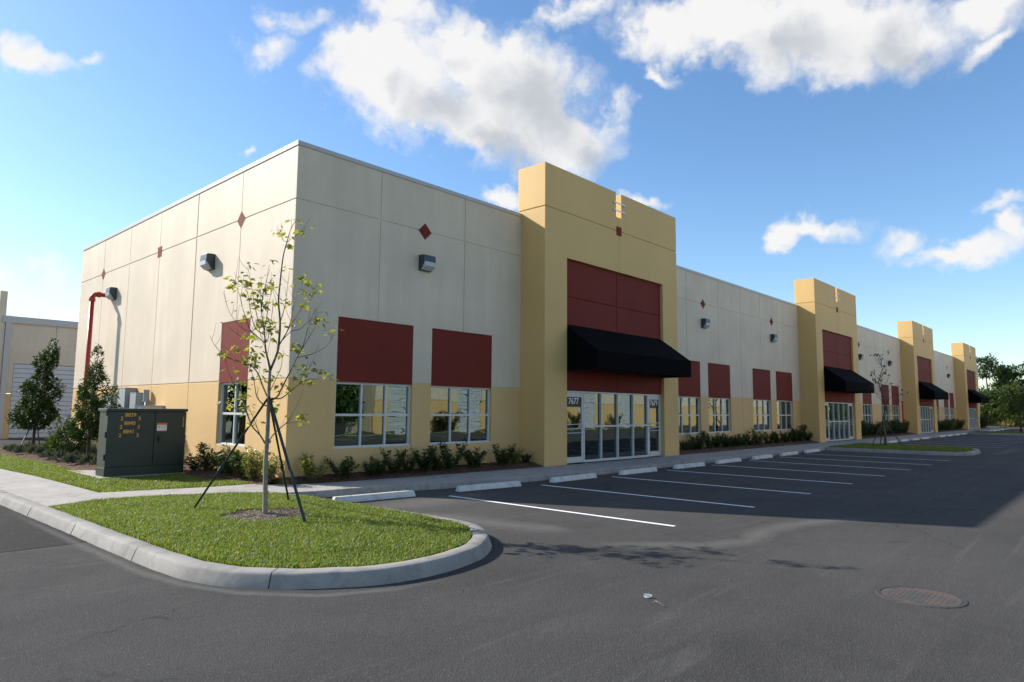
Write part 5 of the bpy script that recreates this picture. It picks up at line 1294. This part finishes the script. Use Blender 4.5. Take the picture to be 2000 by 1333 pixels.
# pine wood beyond the building
def pine(label, loc, h, seed, rm, n=1500, z0f=.45, m='pine_leaf', name='pine_tree', tall=False):
    rng = random.Random(seed); rs = np.random.RandomState(seed); root = thing(name, label, 'tree', loc, 0, 'trees beyond the far end of the building'); L = Vector(loc); tk = MB()
    bx, by = rng.uniform(-.6, .6), rng.uniform(-.6, .6)
    P = [L + Vector((bx*(i/7)**2, by*(i/7)**2, h*.97*i/7 - (.1 if i == 0 else 0))) for i in range(8)]
    tk.tube(P, [.018*h*(1-.8*i/7) for i in range(8)], 7); cl = []
    nb = 20 if not tall else 9
    for i in range(nb):
        t = z0f + (1-z0f)*(i+.5)/nb; k = t*7; a = P[min(6, int(k))].lerp(P[min(7, int(k)+1)], k-int(k)); an = i*2.4 + rng.uniform(-.5, .5)
        ln = rm*(.35 + .65*math.sin(3.0*min(1, (1-t)/(1-z0f)+.12)))*rng.uniform(.6, 1.1); e = a + Vector((ln*math.cos(an), ln*math.sin(an), ln*rng.uniform(.1, .45)))
        tk.tube([a, (a+e)/2 + Vector((0, 0, -.05*ln)), e], [.06, .045, .02], 5)
        for q in range(3): cl.append((a.lerp(e, .55+.2*q) + Vector((rng.uniform(-.5, .5), rng.uniform(-.5, .5), rng.uniform(-.1, .4))), rm*rng.uniform(.16, .3)))
    tk.build('trunk', 'bark_dark', root, smooth=True)
    per = n//len(cl); C_ = []
    for c, r in cl: C_.append(np.array(c) + rs.normal(0, 1, (per, 3))*np.array([r, r, r*.55]))
    C_ = np.concatenate(C_); n2 = len(C_); ax = unit(rs.normal(0, 1, (n2, 3)) + [0, 0, .4]); no = unit(rs.normal(0, .6, (n2, 3)) + [0, 0, .8]); no = unit(no - ax*(no*ax).sum(1, keepdims=True))
    v, f = leaves_np(C_, ax, no, rs.uniform(.3, .6, n2), rs.uniform(.12, .26, n2)); o = mesh_np('crown', v, f, m, root); o['kind'] = 'stuff'; return root
PINES = [('tall slim pine with a high tufted crown right beside the farthest tower', (119.5, 2.0), 10.6, 1, 1.7, .70, True), ('broad pine with a rounded dark crown, second right of the farthest tower', (122, -.2), 9.2, 2, 2.0, .4, False),
         ('green pine close behind the farthest awning', (118, 1.2), 4.8, 3, 2.0, .25, False), ('tall pine at the right edge of the photo', (124, -3.4), 9.0, 4, 2.1, .4, False),
         ('lower green pine in front of the right edge trees', (116, -1.6), 5.2, 5, 2.2, .2, False), ('pine standing mostly outside the right edge', (126, -9.5), 9.5, 6, 3.6, .4, False),
         ('pine behind the gap between the tall pines', (134, -2.6), 6.8, 7, 2.6, .3, False), ('bushy pine half hidden behind the farthest tower', (128, 4.4), 4.9, 8, 2.4, .3, False),
         ('dark pine deep in the wood behind the slim pine', (138, 1.5), 6.6, 9, 2.6, .3, False), ('pine far back at the right of the wood', (140, -8), 10.8, 10, 3.8, .35, False)]
for lab, (x, y), h, s, rm, z0f, tall in PINES: pine(lab, (x, y, 0), h, s, rm, 900 if tall else 4200, z0f, tall=tall)
BUSH = [(113, 2.4, 3.0, 'yellowish'), (114.5, -.4, 3.6, 'rounded'), (113, -2.6, 2.6, 'low'), (115, -6.5, 3.2, 'spreading'), (117, -9, 4.0, 'tall'), (121, -1.8, 4.6, 'dark'), (122, 2.2, 4.1, 'thick'), (121, -7, 4.6, 'pale')]
for i, (x, y, h, adj) in enumerate(BUSH):
    crown_tree('wild_bush', '%s wild bush in the undergrowth below the pines, %s of the wood edge' % (adj, POS[i]), (x, y, 0), h, h*.62, .1, 3200, .3, 'bush_leaf', 60+i, .06, group='wild bushes below the pines')
def dry(rs, n):
    return np.stack([rs.uniform(112.3, 121, n), rs.uniform(-14, 7, n), np.full(n, -.02)], 1)
rs = np.random.RandomState(77); c = dry(rs, 9000); n = len(c); ax = unit(rs.normal(0, .28, (n, 3)) + [0, 0, 1]); no = unit(rs.normal(0, 1, (n, 3))); no = unit(no - ax*(no*ax).sum(1, keepdims=True))
v, f = leaves_np(c, ax, no, rs.uniform(.5, 1.3, n), rs.uniform(.06, .12, n)); tag(mesh_np('dry_grass', v, f, 'dry_grass'), 'tall dry golden grass along the edge of the pine wood', 'grass', kind='stuff')
for k, (x, s) in enumerate([(27, 1.9), (28, 1.7), (34.5, 1.6), (41.5, 1.8), (48, 1.7), (62, 1.7)]):
    shrub('dark', x, -24.9, .13, s*1.3, 'dark shrub before the mirrored warehouse across the aisle, %s along its wall' % POS[k], 'shrubs along the mirrored warehouse')

# trees outside the frame that the window glass mirrors
crown_tree('oak_tree', 'broad dark oak mirrored in the left panes of the wide corner window', (18.2, -28.5, 0), 9, 3.6, .2, 9000, .34, 'holly_leaf', 71, .2, group='trees mirrored in the glass')
crown_tree('oak_tree', 'second dark oak mirrored in the wide corner window, farther left', (12.5, -30, 0), 8.5, 4.2, .2, 8000, .34, 'holly_leaf', 72, .2, group='trees mirrored in the glass')
for i, (x, y, h) in enumerate([(-19, 27, 7.5), (-24, 33, 9), (-15.5, 36, 8), (-27, 46, 10)]):
    crown_tree('oak_tree', 'dark oak beyond the left edge mirrored in the end wall window, %s from the lawn' % POS[i], (x, y, 0), h, h*.55, .6, 5500, .34, 'holly_leaf', 80+i, .2, group='trees mirrored in the glass')

rs = np.random.RandomState(91); n = 9000
c = np.stack([rs.uniform(107, 330, n), rs.uniform(-42, -31, n), rs.uniform(0, 1, n)**.8*9.5], 1); c[:, 2] *= .75 + .25*np.sin(c[:, 0]*.7)*np.sin(c[:, 0]*.23)
ax = unit(rs.normal(0, 1, (n, 3))); no = unit(rs.normal(0, .6, (n, 3)) + [0, .6, .6]); no = unit(no - ax*(no*ax).sum(1, keepdims=True))
v, f = leaves_np(c, ax, no, rs.uniform(.8, 1.6, n), rs.uniform(.5, 1.0, n)); tag(mesh_np('treeline', v, f, 'holly_leaf'), 'far dark wood mirrored in the glass of the farther towers', 'trees', kind='stuff')
